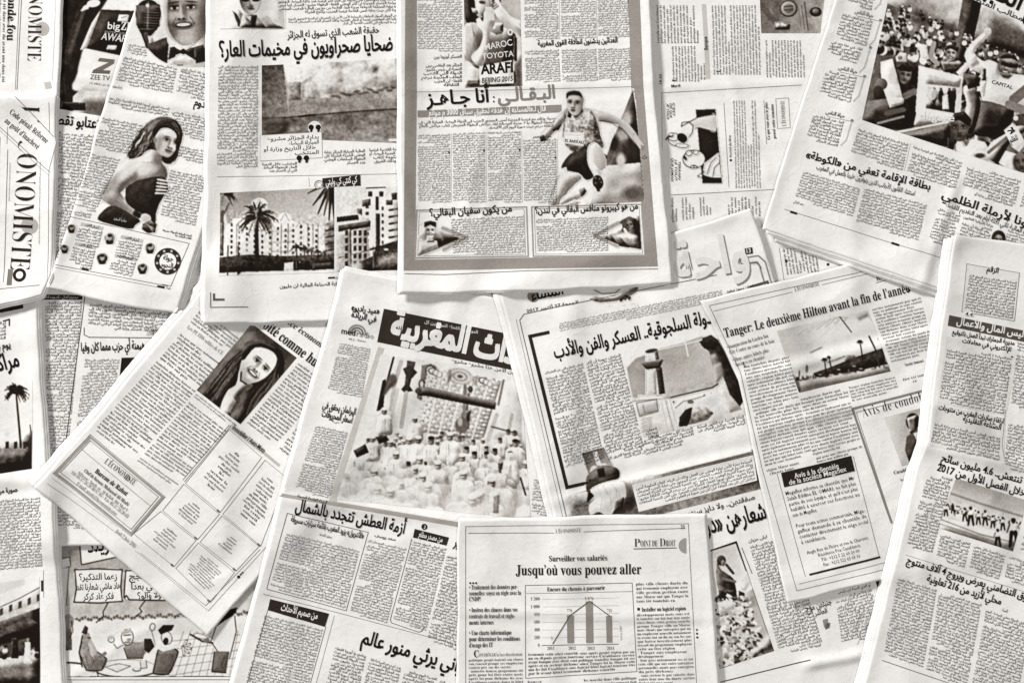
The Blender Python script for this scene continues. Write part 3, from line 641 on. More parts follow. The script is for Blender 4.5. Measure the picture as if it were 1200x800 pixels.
c.noise(9, .12, 21, [(-50, 740), (46, 705), (46, 805), (-50, 805)]); c.poly([(-50, 778), (46, 766), (46, 805), (-50, 805)], .55, .85); c.line([(-50, 733), (20, 702), (46, 688)], .9, .3)
c.poly([(-20, 748), (30, 724), (46, 730), (46, 744), (-20, 760)], .1)
crowd(c, 26, lambda u, v: (-46 + u * 90, 752 + v * 14), 2.2, 3.0, 4); c.ell(31, 750, 2, 2.6, .5); c.poly([(28, 753), (34, 753), (36, 778), (26, 778)], .95); c.poly([(12, 748), (19, 748), (20, 772), (11, 772)], .08); c.noise(3, .1, 6, [(-50, 740), (46, 705), (46, 805), (-50, 805)])
p.photo([(-50, 690), (45, 676), (46, 805), (-50, 805)], c); p.fill([(47, 680), (50, 680), (50, 693), (47, 693)], .12); p.line([(50, 668), (50, 700)], .5, .5)

# ------------------------------------------------------------------ award page, top left
p = Paper("newspaper", "newspaper with a dark award night photo, between masthead and striped dress page",
          [(68, -40), (66, 60), (60, 150), (52, 345)], [(300, -40), (290, 150), (270, 345)], 21, folds=[((60, 134), (130, 140), .9, 4)], crump=.7)
c = Cv(62, -20, 205, 150, .1); c.poly([(62, -20), (205, -20), (205, 150), (62, 150)], .09)
c.poly([(100, 50), (118, 9), (140, -12), (205, -12), (205, 110), (92, 108), (89, 86), (96, 56)], .93, soft=1); c.poly([(100, 56), (92, 58), (106, 26), (116, 11)], .85); c.poly([(117, 10), (206, 14), (206, 78), (100, 56)], .07)
for q in ((138, 16, 12, 9), (125, 52, 11, 6)): x, y, a, b = q; c.poly([(x, y), (x + a, y + .6), (x + a - 2, y + b), (x - 2, y + b - .8)], .88)
c.line([(141, 20), (147, 18)], 1, .4)
c.poly([(92, 105), (205, 110), (205, 150), (84, 150), (84, 112)], .36); c.noise(4, .05, 5, [(92, 105), (205, 110), (205, 150), (84, 150)], .4); c.poly([(70, 118), (98, 120), (99, 129), (69, 128)], .08)
c.line([(96, 6), (86, 36), (76, 70)], 10, .30, .45); c.line([(98, 8), (88, 36), (80, 60)], 4, .42, .4); c.noise(4, .06, 77, [(62, -20), (120, -20), (95, 60), (90, 110), (62, 110)])
c.ell(108, 3, 8, 4.5, .9, -10)
for k in range(4): c.line([(103 - k * .5, 4 + k * 1.6), (97 - k, 7 + k * 1.5)], 2, .88); c.line([(103 - k, 5.4 + k * 1.6), (98 - k, 8 + k * 1.5)], .6, .3)
c.ell(116, 78, 9, 9, .45, a=0)
p.photo([(73, -15), (205, -15), (205, 150), (68, 127)], c)
p.head("big", (124, 33), (139, 34), 12, 'sab', .95, lay=5, name='award_lettering'); p.head("ZEE", (140, 34), (160, 36), 14, 'sbb', .95, lay=5, name='award_lettering'); p.head("ENTERTAINMENT", (121, 38), (158, 41), 4, 'sa', .6, lay=5, name='award_lettering'); p.head("AWARDS", (117, 45.5), (158, 50), 12, 'sai', .95, lay=5, name='award_lettering')
p.fill([(115, 67), (133, 69), (132, 73), (113, 71)], .4, 'channel_emblem', 5); p.fill([(127, 72), (133, 73), (118, 82), (108, 81)], .4, 'channel_emblem', 5); p.fill([(108, 81), (128, 82), (127, 86), (106, 85)], .36, 'channel_emblem', 5); p.head("ZEE TV", (104, 92), (127, 94), 8, 'sa', .25, lay=5, name='award_lettering'); p.head("LE MEILLEUR", (103, 97.5), (127, 101), 3.6, 'sa', .55, lay=5, name='award_lettering')
p.head("عتابو تقصف", (48, 143), (111, 150), 17, 'arb', .04); p.text([(108, 138), (130, 142), (128, 146), (106, 142)], 1)
p.text([(62, 153), (110, 158), (84, 336), (40, 330)], 42)
p.text([(114, 158), (160, 162), (140, 336), (90, 336)], 42)
# ------------------------------------------------------------------ striped dress page
p = Paper("newspaper", "newspaper with a printed woman in a striped strapless dress, hand on hip",
          [(163, -40), (157, 10), (126, 107), (97, 205), (55, 337)], [(300, -40), (262, 107), (248, 230), (207, 367)], 25,
          folds=[((118, 107), (262, 134), 2.2, 5), ((110, 118), (260, 145), -1.0, 5)], inner=[(3, -3), (6, -4), (9, -6)], lift=1.2, bend=3)
c = Cv(150, -20, 262, 80, 1.0)
c.poly([(176, -20), (262, -20), (262, 72), (214, 76), (196, 72), (176, 60), (166, 45)], .88, soft=4)
c.ell(173, 16, 15, 17, .1); c.poly([(158.5, 6), (187, 6), (186, 30), (181, 36), (163, 36), (159, 29)], .13)
for k in range(9): c.line([(168, 4 + k * 3.2), (186, 5 + k * 3.2)], 1.2, .38 if k % 2 else .3); 
c.line([(173, 2), (172, 33)], 2.2, .5, .7); c.ell(172, 6, 2, 2, .95); c.poly([(161, 33), (184, 33), (176, 42), (166, 42)], .1); c.taper((170, 40), (172, 54), 6, 5, .3); c.line([(173, 42), (175, 52)], 1, .9); c.line([(166, 41), (171, 54)], 1.6, .1); c.ell(177, 47, 2.4, 3.6, .6)
c.poly([(171, 53), (182, 48), (197, 44), (214, 57), (243, 42), (262, 40), (262, 66), (243, 71), (214, 76), (196, 74), (182, 66)], .09)
c.poly([(196, 43), (205, 50), (214, 56), (226, 53), (242, 40), (242, 52), (214, 76), (197, 52)], .96); c.poly([(197, 53), (214, 59), (228, 54), (229, 76), (195, 76)], .93); c.noise(4, .05, 3, [(197, 56), (228, 56), (229, 75), (195, 75)])
c.poly([(201, 54), (213, 59), (224, 55), (228, 58), (228, 69), (214, 62), (203, 64)], .08); c.poly([(226, 55), (238, 52), (240, 68), (227, 70)], .09); c.ell(214, 60, 3, 3.4, .05); c.poly([(198, 55), (204, 54), (205, 66), (196, 70)], .08)
c.poly([(196, 2), (199, -14), (258, -16), (250, 10), (243, 32), (232, 47), (216, 53), (204, 46), (196, 30)], .52); c.grad((196, 10), .34, (224, 14), .66, [(196, 2), (199, -14), (258, -16), (250, 10), (243, 32), (232, 47), (216, 53), (204, 46), (196, 30)]); c.ell(244, 18, 13, 34, .26, 8, soft=1, a=.85); c.ell(199, 22, 6, 24, .34, -6, soft=1, a=.5)
c.face(219, 11, 62, .58, -3, smile=1, light=-1, turn=-.09, base=False); c.ell(214, 45, 8, 5, .74, soft=1, a=.7); c.line([(240, 12), (238, 30)], 3, .3, .4)
p.photo([(152, -15), (262, -15), (262, 78), (152, 78)], c, cut=True)
p.text([(150, 50), (169, 54), (172, 66), (147, 62)], 4); p.text([(145, 65), (207, 79), (201, 109), (134, 98)], 9); p.text([(212, 78), (246, 86), (242, 119), (205, 110)], 9)
p.head("إعداد سعيد", (131, 102), (142, 104), 5, 'arm', .1, name='byline'); p.head("بلادوم", (226, 123), (246, 128), 13, 'arb', .05)
p.text([(128, 113), (198, 126), (196, 136), (125, 125)], 3); p.text([(199, 129), (248, 138), (242, 166), (213, 160)], 9)
p.text([(120, 137), (168, 146), (152, 181), (109, 174)], 10); p.text([(107, 179), (140, 186), (110, 249), (84, 243)], 18); p.text([(83, 245), (106, 250), (104, 256), (82, 251)], 2)
p.text([(210, 170), (244, 176), (240, 192), (203, 186)], 5); p.text([(199, 198), (240, 206), (228, 265), (186, 255)], 16); p.text([(190, 268), (224, 275), (223, 281), (188, 274)], 2, sty='arb')
c = Cv(105, 130, 225, 285, 1.0)
hair = [(178, 140), (190, 136), (203, 139), (211, 149), (213, 160), (209, 172), (207, 182), (201, 190), (197, 192), (190, 189), (180, 176), (172, 176), (165, 182), (157, 185), (150, 185), (152, 176), (161, 168), (168, 157), (172, 147)]
c.poly(hair, .15, soft=.6); c.noise(2.5, .16, 5, hair, 3, 60); c.strands([(180, 142), (168, 152), (158, 168), (149, 182)], [(176, 140), (163, 154), (153, 172), (146, 186)], 22, 1.3, (.1, .2, .4), 14, .7, 1.0); c.strands([(186, 140), (172, 154), (162, 170), (152, 182)], [(180, 152), (176, 166), (166, 178), (158, 184)], 70, 1.2, (.06, .3, .5, .66, .2), 4, .75, 1.2); c.line([(180, 144), (172, 160), (163, 176)], 1.3, .4, .5); c.ell(176, 146, 6, 4, .55, -30, soft=.8, a=.6)
c.sh = .55
skin = [(163, 184), (172, 181), (178, 175), (188, 180), (189, 190), (194, 199), (193, 209), (173, 212), (158, 212), (148, 218), (142, 225), (144, 231), (163, 244), (177, 252), (175, 258), (163, 255), (155, 251), (134, 243), (120, 235), (117, 229), (126, 213), (140, 199), (151, 188)]
c.poly(skin, .68); c.noise(10, .05, 7, skin); c.ell(128, 218, 6, 18, .48, 40, soft=1, a=.7); c.ell(140, 241, 18, 4, .45, 27, soft=1, a=.6); c.ell(148, 200, 6, 12, .88, 40, soft=1, a=.7); c.ell(168, 200, 12, 7, .9, -10, soft=1, a=.75); c.ell(163, 188, 9, 4, .86, -20, soft=1, a=.6)
c.ell(184, 185, 6, 7, .4, 20, soft=1, a=.7); c.ell(192, 201, 3.4, 9, .36, -8, soft=1, a=.8); c.ell(157, 207, 3, 6, .4, 20, soft=1, a=.6); c.line([(166, 190), (178, 190)], 1.4, .5, .35)
fc = [(181, 158), (187, 151), (197, 150), (206, 157), (208, 166), (204, 177), (197, 184), (189, 182), (182, 174)]
c.poly(fc, .78); c.ell(184, 168, 5, 12, .48, 15, soft=1, a=.7); c.face(197, 166, 36, .72, 18, smile=0, light=1, turn=.07, base=False); c.ell(181, 164, 2, 4, .5, soft=.5)
c.poly([(203, 140), (211, 148), (213, 160), (208, 176), (205, 172), (208, 164), (205, 155), (198, 148), (188, 150), (180, 160), (178, 152), (188, 141)], .11); c.strands([(190, 139), (204, 141), (212, 152), (211, 170)], [(190, 146), (200, 148), (207, 157), (206, 174)], 34, 1.0, (.06, .3, .45), 7, .7, .9); c.strands([(205, 170), (204, 184), (198, 192)], [(210, 168), (209, 180), (203, 190)], 16, 1.0, (.1, .3), 8)
dress = [(147, 219), (158, 212), (170, 209), (186, 207), (188, 218), (192, 227), (186, 238), (182, 250), (181, 262), (176, 258), (168, 252), (158, 246), (148, 238), (145, 228)]
c.poly(dress, .13, sh=.3); c.noise(4, .07, 9, dress); hip = [(113, 256), (124, 243), (134, 241), (150, 249), (163, 258), (158, 263), (152, 268), (130, 263)]; c.poly(hip, .14, sh=.3); c.noise(7, .05, 8, hip)
c.poly([(186, 206), (194, 210), (196, 219), (193, 227), (184, 231), (180, 227), (186, 216)], .13)
for k in range(5): c.line([(184 - k * .6, 210 + k * 4), (195 - k * .3, 212 + k * 3.6)], 2, .94)
c.poly([(157, 245), (166, 252), (162, 256), (154, 251)], .08); c.ell(170, 255, 6.5, 5, .72, 20); c.poly([(166, 262), (175, 258), (183, 262), (181, 272), (172, 273), (165, 268)], .25); c.noise(2.5, .2, 6, [(166, 260), (183, 260), (182, 273), (165, 270)])
for k in range(4): c.line([(170 + k * 1.5, 262 + k), (181 - k, 268 + k * 1.4)], .9, .6)
c.poly([(140, 226), (146, 220), (146, 230)], .98)
p.photo([(112, 134), (218, 134), (218, 276), (106, 276)], c, cut=True); p.head("سامية السعيد", (132, 257), (147, 260), 5, 'arl', .85, lay=5, name='caption')
p.line([(70, 251), (221, 285), (200, 335), (190, 333)], .6, .35); p.line([(54, 308), (196, 335)], .6, .35); p.line([(53, 311), (193, 338)], .5, .5)
p.fill([(95, 313.5), (103, 315), (103, 317.5), (95, 316)], .1, 'page_mark', 2); p.fill([(184, 334), (193, 335.5), (192, 338), (184, 336.5)], .1, 'page_mark', 2); p.head("العدد 14", (194, 338), (199, 339), 4, 'arm', .2, name='page_note')
def badge(x, y, r, sd):
    q = Cv(x - r - 2, y - r - 2, x + r + 2, y + r + 2, 1.0); q.ell(x, y, r, r * .95, .2); q.noise(r * .7, .3, sd, None, 1); q2 = q.a.copy(); q.a[:] = 1; q.ell(x, y, r, r * .95, 0); q.a = np.where(q.a < .5, np.clip(q2 * 1.3 + .22, .12, .9), 1.0)
    q.ell(x, y + r * .75, r * .7, r * .5, .2, soft=.3); q.ell(x, y, r * .36, r * .5, .72, soft=.2); q.ell(x, y - r * .42, r * .42, r * .26, .12, soft=.3); q.ell(x - r * .14, y, r * .08, r * .05, .2); q.ell(x + r * .14, y, r * .08, r * .05, .2); q.line([(x - r * .12, y + r * .26), (x + r * .12, y + r * .26)], .5, .3); p.photo([(x - r - 1, y - r - 1), (x + r + 1, y - r - 1), (x + r + 1, y + r + 1), (x - r - 1, y + r + 1)], q, .7, cut=True)
for x, y, r, sd in [(83, 267, 5, 2), (127.5, 278.5, 6.5, 5), (175, 290, 6, 9), (119, 302, 6.5, 14), (75, 291, 4.8, 20), (166.5, 314, 6, 23)]: badge(x, y, r, sd)
for x, y, w, n in [(91, 265, 28, 6), (138, 280, 28, 6), (84, 288, 27, 7), (131, 302, 28, 5), (62, 258, 15, 6), (60, 284, 12, 5)]:
    p.text([(x, y), (x + w, y + w * .21), (x + w - 5, y + w * .21 + n * 3.3), (x - 5, y + n * 3.3)], n); p.fill([(x + 3, y - 5), (x + w + 1, y + w * .2 - 5), (x + w, y + w * .2 - 1), (x + 2, y - 1)], .78); p.head("أخبار الفن", (x + 8, y - 1.5), (x + w - 5, y + w * .17 - 1.5), 4.5, 'arm', .3, name='subheading')
p.disc((196, 306), 15.2, .12, 'round_badge', 1, 10); p.disc((196, 306), 15.8, .3, 'round_badge', 2, 15.2)
for k in range(9): a = k * 40 + 10; p.disc((196 + 12.6 * math.cos(math.radians(a)), 306 + 12.6 * math.sin(math.radians(a))), 1.5, .75, 'badge_dot', 3, n=10)
p.head("جولة", (190, 304), (202, 306), 9, 'arm', .12, name='badge_lettering'); p.head("النجوم", (188, 312), (202, 314), 8, 'arm', .12, name='badge_lettering')

# ------------------------------------------------------------------ economy mastheads, left edge
p = Paper("newspaper", "folded French newspaper with the sideways masthead ending beside a bold line, top left corner",
          [(-95, -60), (-95, 126)], [(73, -60), (70, 40), (66, 120)], 31, crump=.6, inner=[(1.5, 2)], lift=1.4, folds=[((-90, 100), (70, 97), .8, 5)])
p.disc((48, 33), 8.2, .72, 'gray_disc', 1); p.head("L'ÉCONOMISTE", (33, -58), (30, 71), 24, 'sr', .12, name='masthead', slant=0)
p.head("monde fou", (8, -17), (6, 47), 14, 'sb', .05); p.line([(25, -40), (18, 104)], .6, .35); p.line([(22, -40), (16, 104)], .5, .5)
p.text([(12, -40), (10, 96), (-12, 96), (-10, -40)], 4, 'fr'); p.line([(66, -40), (60, 95)], .4, .75); p.fill([(50, 96), (58, 95), (60, 103), (52, 104)], .75)
p = Paper("newspaper", "folded French newspaper with a diagonal banner across its sideways masthead, left edge",
          [(-95, 116), (-95, 368)], [(66, 111), (64, 205), (59, 320), (49, 345)], 33, crump=.7, inner=[(2, 2), (3.5, 4)], lift=1.5, bend=5, folds=[((-40, 333), (62, 318), 1.0, 6)])
p.disc((33, 264), 10, .70, 'gray_disc', 1)
p.head("L'ÉCONOMISTE", (22, 122), (10, 316), 35, 'sr', .1, name='masthead')
p.line([(8, 120), (6, 168)], .5, .5); p.line([(57, 120), (55, 330)], .5, .45); p.line([(-2, 160), (-8, 345)], .5, .45); p.line([(7, 175), (3, 330)], .6, .35); p.line([(-30, 341), (46, 334)], .6, .35)
p.disc((22, 322), 8, .1, 'printed_emblem', 2, 4.4); p.fill([(8, 315), (14, 315), (13, 334), (7, 334)], .45)
p.text([(47, 170), (45, 328), (43, 328), (45, 170)], 1, 'fr'); p.text([(11, 190), (9, 268), (7, 268), (9, 190)], 1, 'fr')
p.fill([(-8, 132), (10, 113), (66, 163), (56, 199)], 1.0, 'banner', 6); p.line([(-8, 143), (44, 190), (57, 201)], .7, .35, lay=7); p.line([(17, 113), (62, 160)], .7, .35, lay=7); p.line([(-8, 147), (42, 193), (56, 205)], .5, .5, lay=7)
p.head("Code pénal: Réforme", (9, 132), (53, 168), 9.5, 'sb', .06, lay=8); p.head("au goût d'inachevé", (3, 142), (42, 175), 9.5, 'sb', .06, lay=8)
for y0 in (120, 260): p.text([(-10, y0), (-14, y0 + 130), (-40, y0 + 130), (-36, y0)], 8, 'fr')

# ------------------------------------------------------------------ slanted page with the portrait
p = Paper("newspaper", "slanted French newspaper with a portrait of a smiling long haired woman above small classified boxes",
          [(300, 262), (235, 342), (130, 467), (42, 570)], [(501, 437), (436, 517), (331, 642), (243, 746)], 41,
          folds=[((128, 468), (262, 578), 3.4, 5), ((172, 418), (300, 520), 2.0, 7), ((213, 560), (310, 642), 3.0, 6, 'v')], inner=[(-4, -3), (-7, -6)], crump=1.1)
c = Cv(228, 376, 350, 500, .2)
q = [(294, 378), (348, 419), (281, 498), (230, 457)]
c.poly(q, .12); c.ell(286, 402, 24, 14, .50, 38, soft=1.0, a=.9); c.ell(336, 428, 10, 26, .34, 38, soft=1.0, a=.8); c.noise(12, .05, 5)
hair = [(284, 408), (300, 402), (322, 406), (332, 420), (330, 440), (318, 455), (308, 472), (300, 488), (283, 500), (270, 488), (276, 470), (280, 452), (276, 430), (266, 440), (258, 458), (252, 476), (232, 459), (240, 446), (256, 428), (270, 412)]
c.poly(hair, .13); c.noise(3.0, .09, 8, hair, 4, 130)
c.strands([(288, 406), (272, 418), (256, 440), (240, 458)], [(286, 422), (276, 438), (264, 456), (250, 478)], 90, 1.1, (.06, .1, .28, .4, .5), 3); c.strands([(326, 424), (326, 446), (314, 464), (300, 492)], [(316, 442), (296, 456), (286, 470), (276, 492)], 90, 1.1, (.06, .1, .26, .38, .48), 5)
for k in range(0): c.line([(268 - k * 1.6, 418 + k * 3), (262 - k * 1.2, 436 + k * 2.5), (256 - k * .2, 452 + k * 2.4)], 1.0, .36, .5); c.line([(304 + k, 452 + k), (296 + k * .8, 468 + k), (286 + k * .8, 484 + k * .6)], 1.0, .4, .5)
c.poly([(280, 432), (276, 450), (266, 458), (258, 478), (268, 488), (280, 470), (282, 462), (296, 452), (284, 444)], .72); c.poly([(270, 462), (258, 480), (266, 488), (276, 470)], .84); c.poly([(256, 476), (266, 486), (281, 498), (272, 492), (268, 480)], .6)
fc = [(284, 420), (296, 408), (312, 409), (323, 417), (321, 430), (309, 443), (294, 449), (282, 446), (280, 434)]
c.poly(fc, .86); c.grad((284, 444), .62, (300, 426), .93, fc); c.face(303, 428, 43, .80, 44, smile=1, light=1, turn=.02, base=False)
c.line([(282, 436), (281, 446), (288, 450)], 1.6, .12); c.line([(283, 421), (292, 410)], 1.6, .18)
c.poly([(286, 402), (304, 398), (322, 405), (330, 418), (328, 432), (322, 441), (324, 420), (314, 409), (298, 407), (284, 422)], .14); c.line([(290, 404), (306, 401), (322, 408)], 1.2, .42, .6); c.poly([(318, 462), (306, 472), (300, 484), (308, 478)], .6); c.poly([(290, 488), (283, 498), (298, 490)], .7)
p.photo([(294, 379), (347, 419), (281, 497), (230, 457)], c)
p.head("intelligence économique :", (304, 357), (394, 421), 11, 'sit', .15, name='kicker')
p.head("convoité comme hub", (287, 369), (373, 434), 18, 'sb', .04)
p.text([(236, 360), (280, 395), (266, 412), (222, 378)], 5, 'fr'); p.head("Les PUTDS soldes de CE", (218, 384), (259, 416), 7, 'sr', .35, name='subheading')
p.text([(212, 390), (258, 424), (230, 456), (186, 420)], 9, 'fr'); p.text([(184, 422), (230, 457), (156, 540), (109, 504)], 25, 'fr')
p.text([(230, 460), (278, 497), (274, 503), (226, 465)], 2, 'fr'); p.text([(222, 470), (266, 504), (213, 562), (168, 532)], 19, 'fr'); p.text([(165, 535), (210, 566), (205, 572), (160, 540)], 2, 'fr')
p.text([(350, 424), (384, 449), (322, 522), (288, 496)], 21, 'fr'); p.text([(388, 452), (425, 480), (360, 552), (326, 526)], 21, 'fr')
p.line([(270, 499), (216, 564)], .6, .4); p.line([(268, 498), (214, 562)], .6, .4)
p.fill([(270, 497), (328, 544), (326, 547), (268, 500)], .75); p.fill([(272, 496), (310, 526), (306, 532), (268, 502)], .82); p.head("Immobilier / Auto-Moto", (271, 502), (308, 531), 8, 'sab', .12, name='subheading')
B = [[(268, 503), (306, 536), (258, 600), (217, 566)], [(310, 539), (336, 560), (305, 640), (261, 602)], [(215, 567), (257, 602), (231, 632), (190, 598)], [(188, 599), (229, 633), (203, 664), (156, 625)], [(260, 604), (303, 640), (276, 669), (234, 635)], [(232, 636), (274, 671), (246, 706), (205, 666)]]
for b, n, m in zip(B, (11, 12, 6, 6, 5, 10), (.16, .14, .2, .2, .26, .12)):
    b = np.array(b, float); p.frame(b, .55, .42); c0 = b.mean(0); p.text(c0 + (b - c0) * (1 - 2 * m) * np.array([.97, .97]), n, 'fr', align='c')
for b in B: p.fill([np.array(b[2]) + (-3, -4), np.array(b[2]) + (0, -1.5), np.array(b[2]) + (-1.5, .4), np.array(b[2]) + (-4.5, -2)], .4, 'page_mark', 2)
for a, b in [((105, 512), (190, 582)), ((190, 582), (153, 625)), ((153, 625), (66, 554)), ((66, 554), (105, 512))]: p.line([a, b], 2.6, .62); 
p.frame([(105, 516), (185, 582), (153, 620), (71, 553)], .6, .35); p.frame([(105, 509), (193, 582), (153, 628), (63, 554)], .6, .35); p.line([(96, 527), (176, 593)], .6, .4)
p.head("L'ÉCONOMISTE", (121, 542), (156, 569), 11, 'sr', .15, name='masthead'); p.disc((149, 560), 3.4, .7, 'gray_disc', 1)
for t, a, b, z, st in [("Bureau de Rabat", (110, 553), (147, 581), 8.5, 'sb'), ("Chef de bureau: Mohamed Ali Mrabi", (97.5, 552), (149, 593), 6.2, 'sb'), ("Adresse: Angle av. Al Kifah, Bd Med V", (90, 554), (148, 600), 6, 'sr'), ("Tél: 05.37.26.28.40/37.85 - Fax: 05.37.26.28.43", (82.5, 554), (148.5, 607), 6, 'sr'), ("E-mail: mrabi@leconomiste.com", (89, 567), (135, 604), 6, 'sr')]: p.head(t, a, b, z, st, .1, name='address_line')
p.line([(57, 566), (133, 622)], .5, .4); p.line([(62, 560), (137, 617)], .4, .55); p.head("Jeudi 2 Juin 2016", (134, 623), (157, 642), 7, 'sr', .15, name='page_note'); p.line([(164, 648), (240, 710), (304, 644)], .5, .4); p.line([(158, 645), (243, 716), (312, 640)], .5, .55)
p.disc((279, 676), 1.9, .12, 'page_mark', 2); p.disc((281.5, 673), 1.2, .2, 'page_mark', 2); p.disc((283.5, 671), 1.2, .2, 'page_mark', 2)

# ------------------------------------------------------------------ sahara page with the two city photos
p = Paper("newspaper", "newspaper with a ruined wall photo above two photos of white city blocks",
          [(244, -40), (242, 150), (237, 380)], [(480, -40), (480, 150), (484, 374)], 51, folds=[((244, 140), (470, 128), .8, 6), ((384, 200), (388, 370), .9, 6), ((250, 0), (248, 370), -.5, 5)], inner=[(-2.5, -2), (-1, 2)], lift=1.2)
c = Cv(268, -25, 336, 36, .98); c.poly([(271, -20), (331, -20), (333, 33), (271, 33)], .96)
c.poly([(276, 6), (284, 16), (290, 24), (300, 32), (280, 31), (272, 18)], .55); c.poly([(272, 12), (277, 16), (284, 31), (279, 31)], .2); c.poly([(284, 18), (298, 14), (310, 16), (322, 26), (333, 33), (280, 33)], .66); c.noise(3.5, .14, 5, [(284, 18), (298, 14), (310, 16), (322, 26), (333, 33), (280, 33)])
c.poly([(285, 18), (293, 14), (300, 20), (296, 33), (290, 30)], .35); c.poly([(289, 20), (297, 18), (301, 17), (297, 28)], .93); c.poly([(294, 18), (301, 17), (298, 33), (292, 31)], .12); c.poly([(300, 17), (309, 14), (321, 26), (326, 33), (312, 33)], .7)
f = [(281, -12), (304, -12), (305, 4), (301, 13), (294, 17), (286, 13), (281, 3)]; c.poly(f, .6); c.grad((281, 0), .3, (298, 4), .82, f); c.poly([(281, -4), (305, -5), (303, 1), (297, 1.5), (294, -1), (290, 2), (283, 1)], .08); c.line([(292, 0), (293, 6)], 1, .4); c.ell(294, 6.5, 2.6, 1.2, .4); c.ell(294, 10.5, 4, 1, .2); c.ell(293, 8.4, 4.4, .8, .35); c.poly([(280, -20), (306, -20), (304, -9), (282, -8)], .12)
p.photo([(271, -20), (333, -20), (334, 33), (271, 33)], c); p.line([(258, 34), (330, 33)], .4, .6)
p.text([(318, -30), (468, -34), (468, 13), (327, 16)], 10); p.text([(337, 20), (468, 15), (468, 27), (337, 30)], 3)
p.head("حقيقة الشعب الذي تسوق له الجزائر", (336, 44), (444, 37.5), 11.5, 'arm', .08, name='kicker'); p.head("ضحايا صحراويون في مخيمات العار؟", (257, 67.5), (460, 58.5), 26, 'arb', .03); p.head(":", (465.5, 58), (468, 58), 20, 'sab', .05)
p.text([(256, 77), (302, 76), (301, 196), (254, 197)], 29)
q = [(306, 76), (465, 68), (467, 167), (306, 160)]; c = Cv(302, 62, 472, 172, .6); c.sm = False; c.sh = .25
c.poly([(306, 70), (470, 62), (470, 104), (360, 104), (306, 100)], .72); c.poly([(306, 70), (331, 72), (335, 118), (338, 140), (306, 140)], .36); c.grad((306, 90), .30, (336, 120), .50, [(306, 70), (331, 72), (335, 118), (338, 140), (306, 140)])
c.poly([(330, 70), (384, 72), (372, 84), (352, 96), (336, 96)], .97); c.poly([(335, 96), (352, 95), (352, 116), (337, 118)], .55); c.poly([(352, 96), (384, 74), (470, 60), (470, 106), (420, 108), (376, 116), (352, 114)], .70); c.noise(12, .34, 4, [(352, 96), (384, 74), (470, 60), (470, 106), (376, 116), (352, 114)]); c.noise(4, .08, 9)

for a_, v_ in (([(368, 96), (384, 80), (397, 80), (391, 98), (376, 113)], .93), ([(399, 78), (428, 71), (425, 98), (404, 107)], .90), ([(430, 70), (462, 66), (468, 90), (450, 84), (434, 91)], .96), ([(436, 76), (444, 76), (440, 86), (434, 84)], .3), ([(356, 98), (366, 94), (366, 112), (356, 114)], .86), ([(452, 90), (468, 88), (470, 102), (454, 104)], .5)): c.poly(a_, v_, .8, 2)
c.grad((400, 106), .62, (400, 134), .48, [(338, 118), (376, 114), (420, 108), (470, 104), (470, 128), (338, 138)]); c.noise(9, .10, 6, [(338, 112), (470, 104), (470, 128), (338, 138)], 3)
for k in range(14): c.ell(390 + k * 5.5, 112 - k * .7 + math.sin(k * 2.2) * 2, 4, 1.6, .3, 15 * math.sin(k), .7, soft=.6)
c.grad((380, 132), .40, (390, 168), .56, [(306, 138), (340, 138), (470, 126), (470, 172), (306, 172)]); c.noise(7, .17, 12, [(306, 138), (340, 138), (470, 126), (470, 172), (306, 172)], 2); c.noise(2.5, .07, 14); c.line([(306, 138), (338, 137), (380, 133), (430, 129), (470, 127)], 1.8, .2, .8); c.poly([(306, 138), (334, 138), (338, 152), (320, 162), (306, 162)], .26, .8, 2); c.line([(350, 136), (368, 134)], 2.2, .12); c.noise(3, .08, 44); c.noise(9, .05, 47)
p.photo(q, c); p.fill([(304, 158), (376, 154), (377, 184), (304, 188)], 1.0, 'caption_panel', 2); p.frame([(304, 158), (376, 154), (377, 184), (304, 188)], .4, .7, lay=3)
p.text([(308, 160), (373, 157), (373, 181), (308, 184)], 4, sty='arm', lay=4)
for cx, cy in ((368, 149), (354, 185)):
    p.disc((cx, cy), 8, .95, 'quote_mark', 3) if cy < 160 else None
    for d in (-4.2, 4.2): p.disc((cx + d, cy - .5), 3.2, .04, 'quote_mark', 5); p.fill([(cx + d + .4, cy - 1), (cx + d + 3.2, cy - 1), (cx + d + 1, cy + 5.4), (cx + d - 1.6, cy + 4.6)], .04, 'quote_mark', 5)
p.text([(306, 190), (347, 189), (347, 201), (306, 202)], 3); p.text([(379, 176), (427, 174), (428, 192), (379, 193)], 4); p.text([(432, 173), (470, 172), (470, 190), (432, 191)], 4); p.line([(254, 207), (470, 203)], .5, .5)
p.fill([(455, 162), (466, 162), (466, 165), (455, 165)], .95, 'caption_panel', 2)
q = [(257.5, 226), (391, 219), (391, 319), (257, 323)]; c = Cv(252, 212, 398, 330, .74); c.sm = False; c.sh = .4; c.grad((300, 216), .58, (320, 275), .82).noise(2, .05, 3)
c.poly([(252, 300), (252, 252), (262, 246), (266, 262), (272, 262), (272, 256), (282, 256), (296, 244), (312, 250), (322, 256), (330, 252), (342, 258), (352, 262), (374, 266), (380, 272), (380, 305), (252, 305)], .93)
for cx, cy, r in [(303, 240, 10), (333, 255, 7.5), (350, 263, 5), (322, 258, 4)]: c.ell(cx, cy, r, r * .85, .96); c.line([(cx - r * .7, cy + r * .5), (cx, cy - r * .7), (cx + r * .7, cy + r * .5)], .7, .5)
R = random.Random(4)
for k in range(12):
    x = 270 + k * 9; 
    for y in np.arange(262 + (k % 4) * 2, 300, 6.5): c.poly([(x, y), (x + 2.2, y), (x + 2.2, y + 3.2), (x, y + 3.2)], .3 if R.random() < .75 else .6)
for x in (277, 318, 329, 337, 360, 366, 372): c.line([(x, 262), (x, 300)], 1.4, .45, .7)
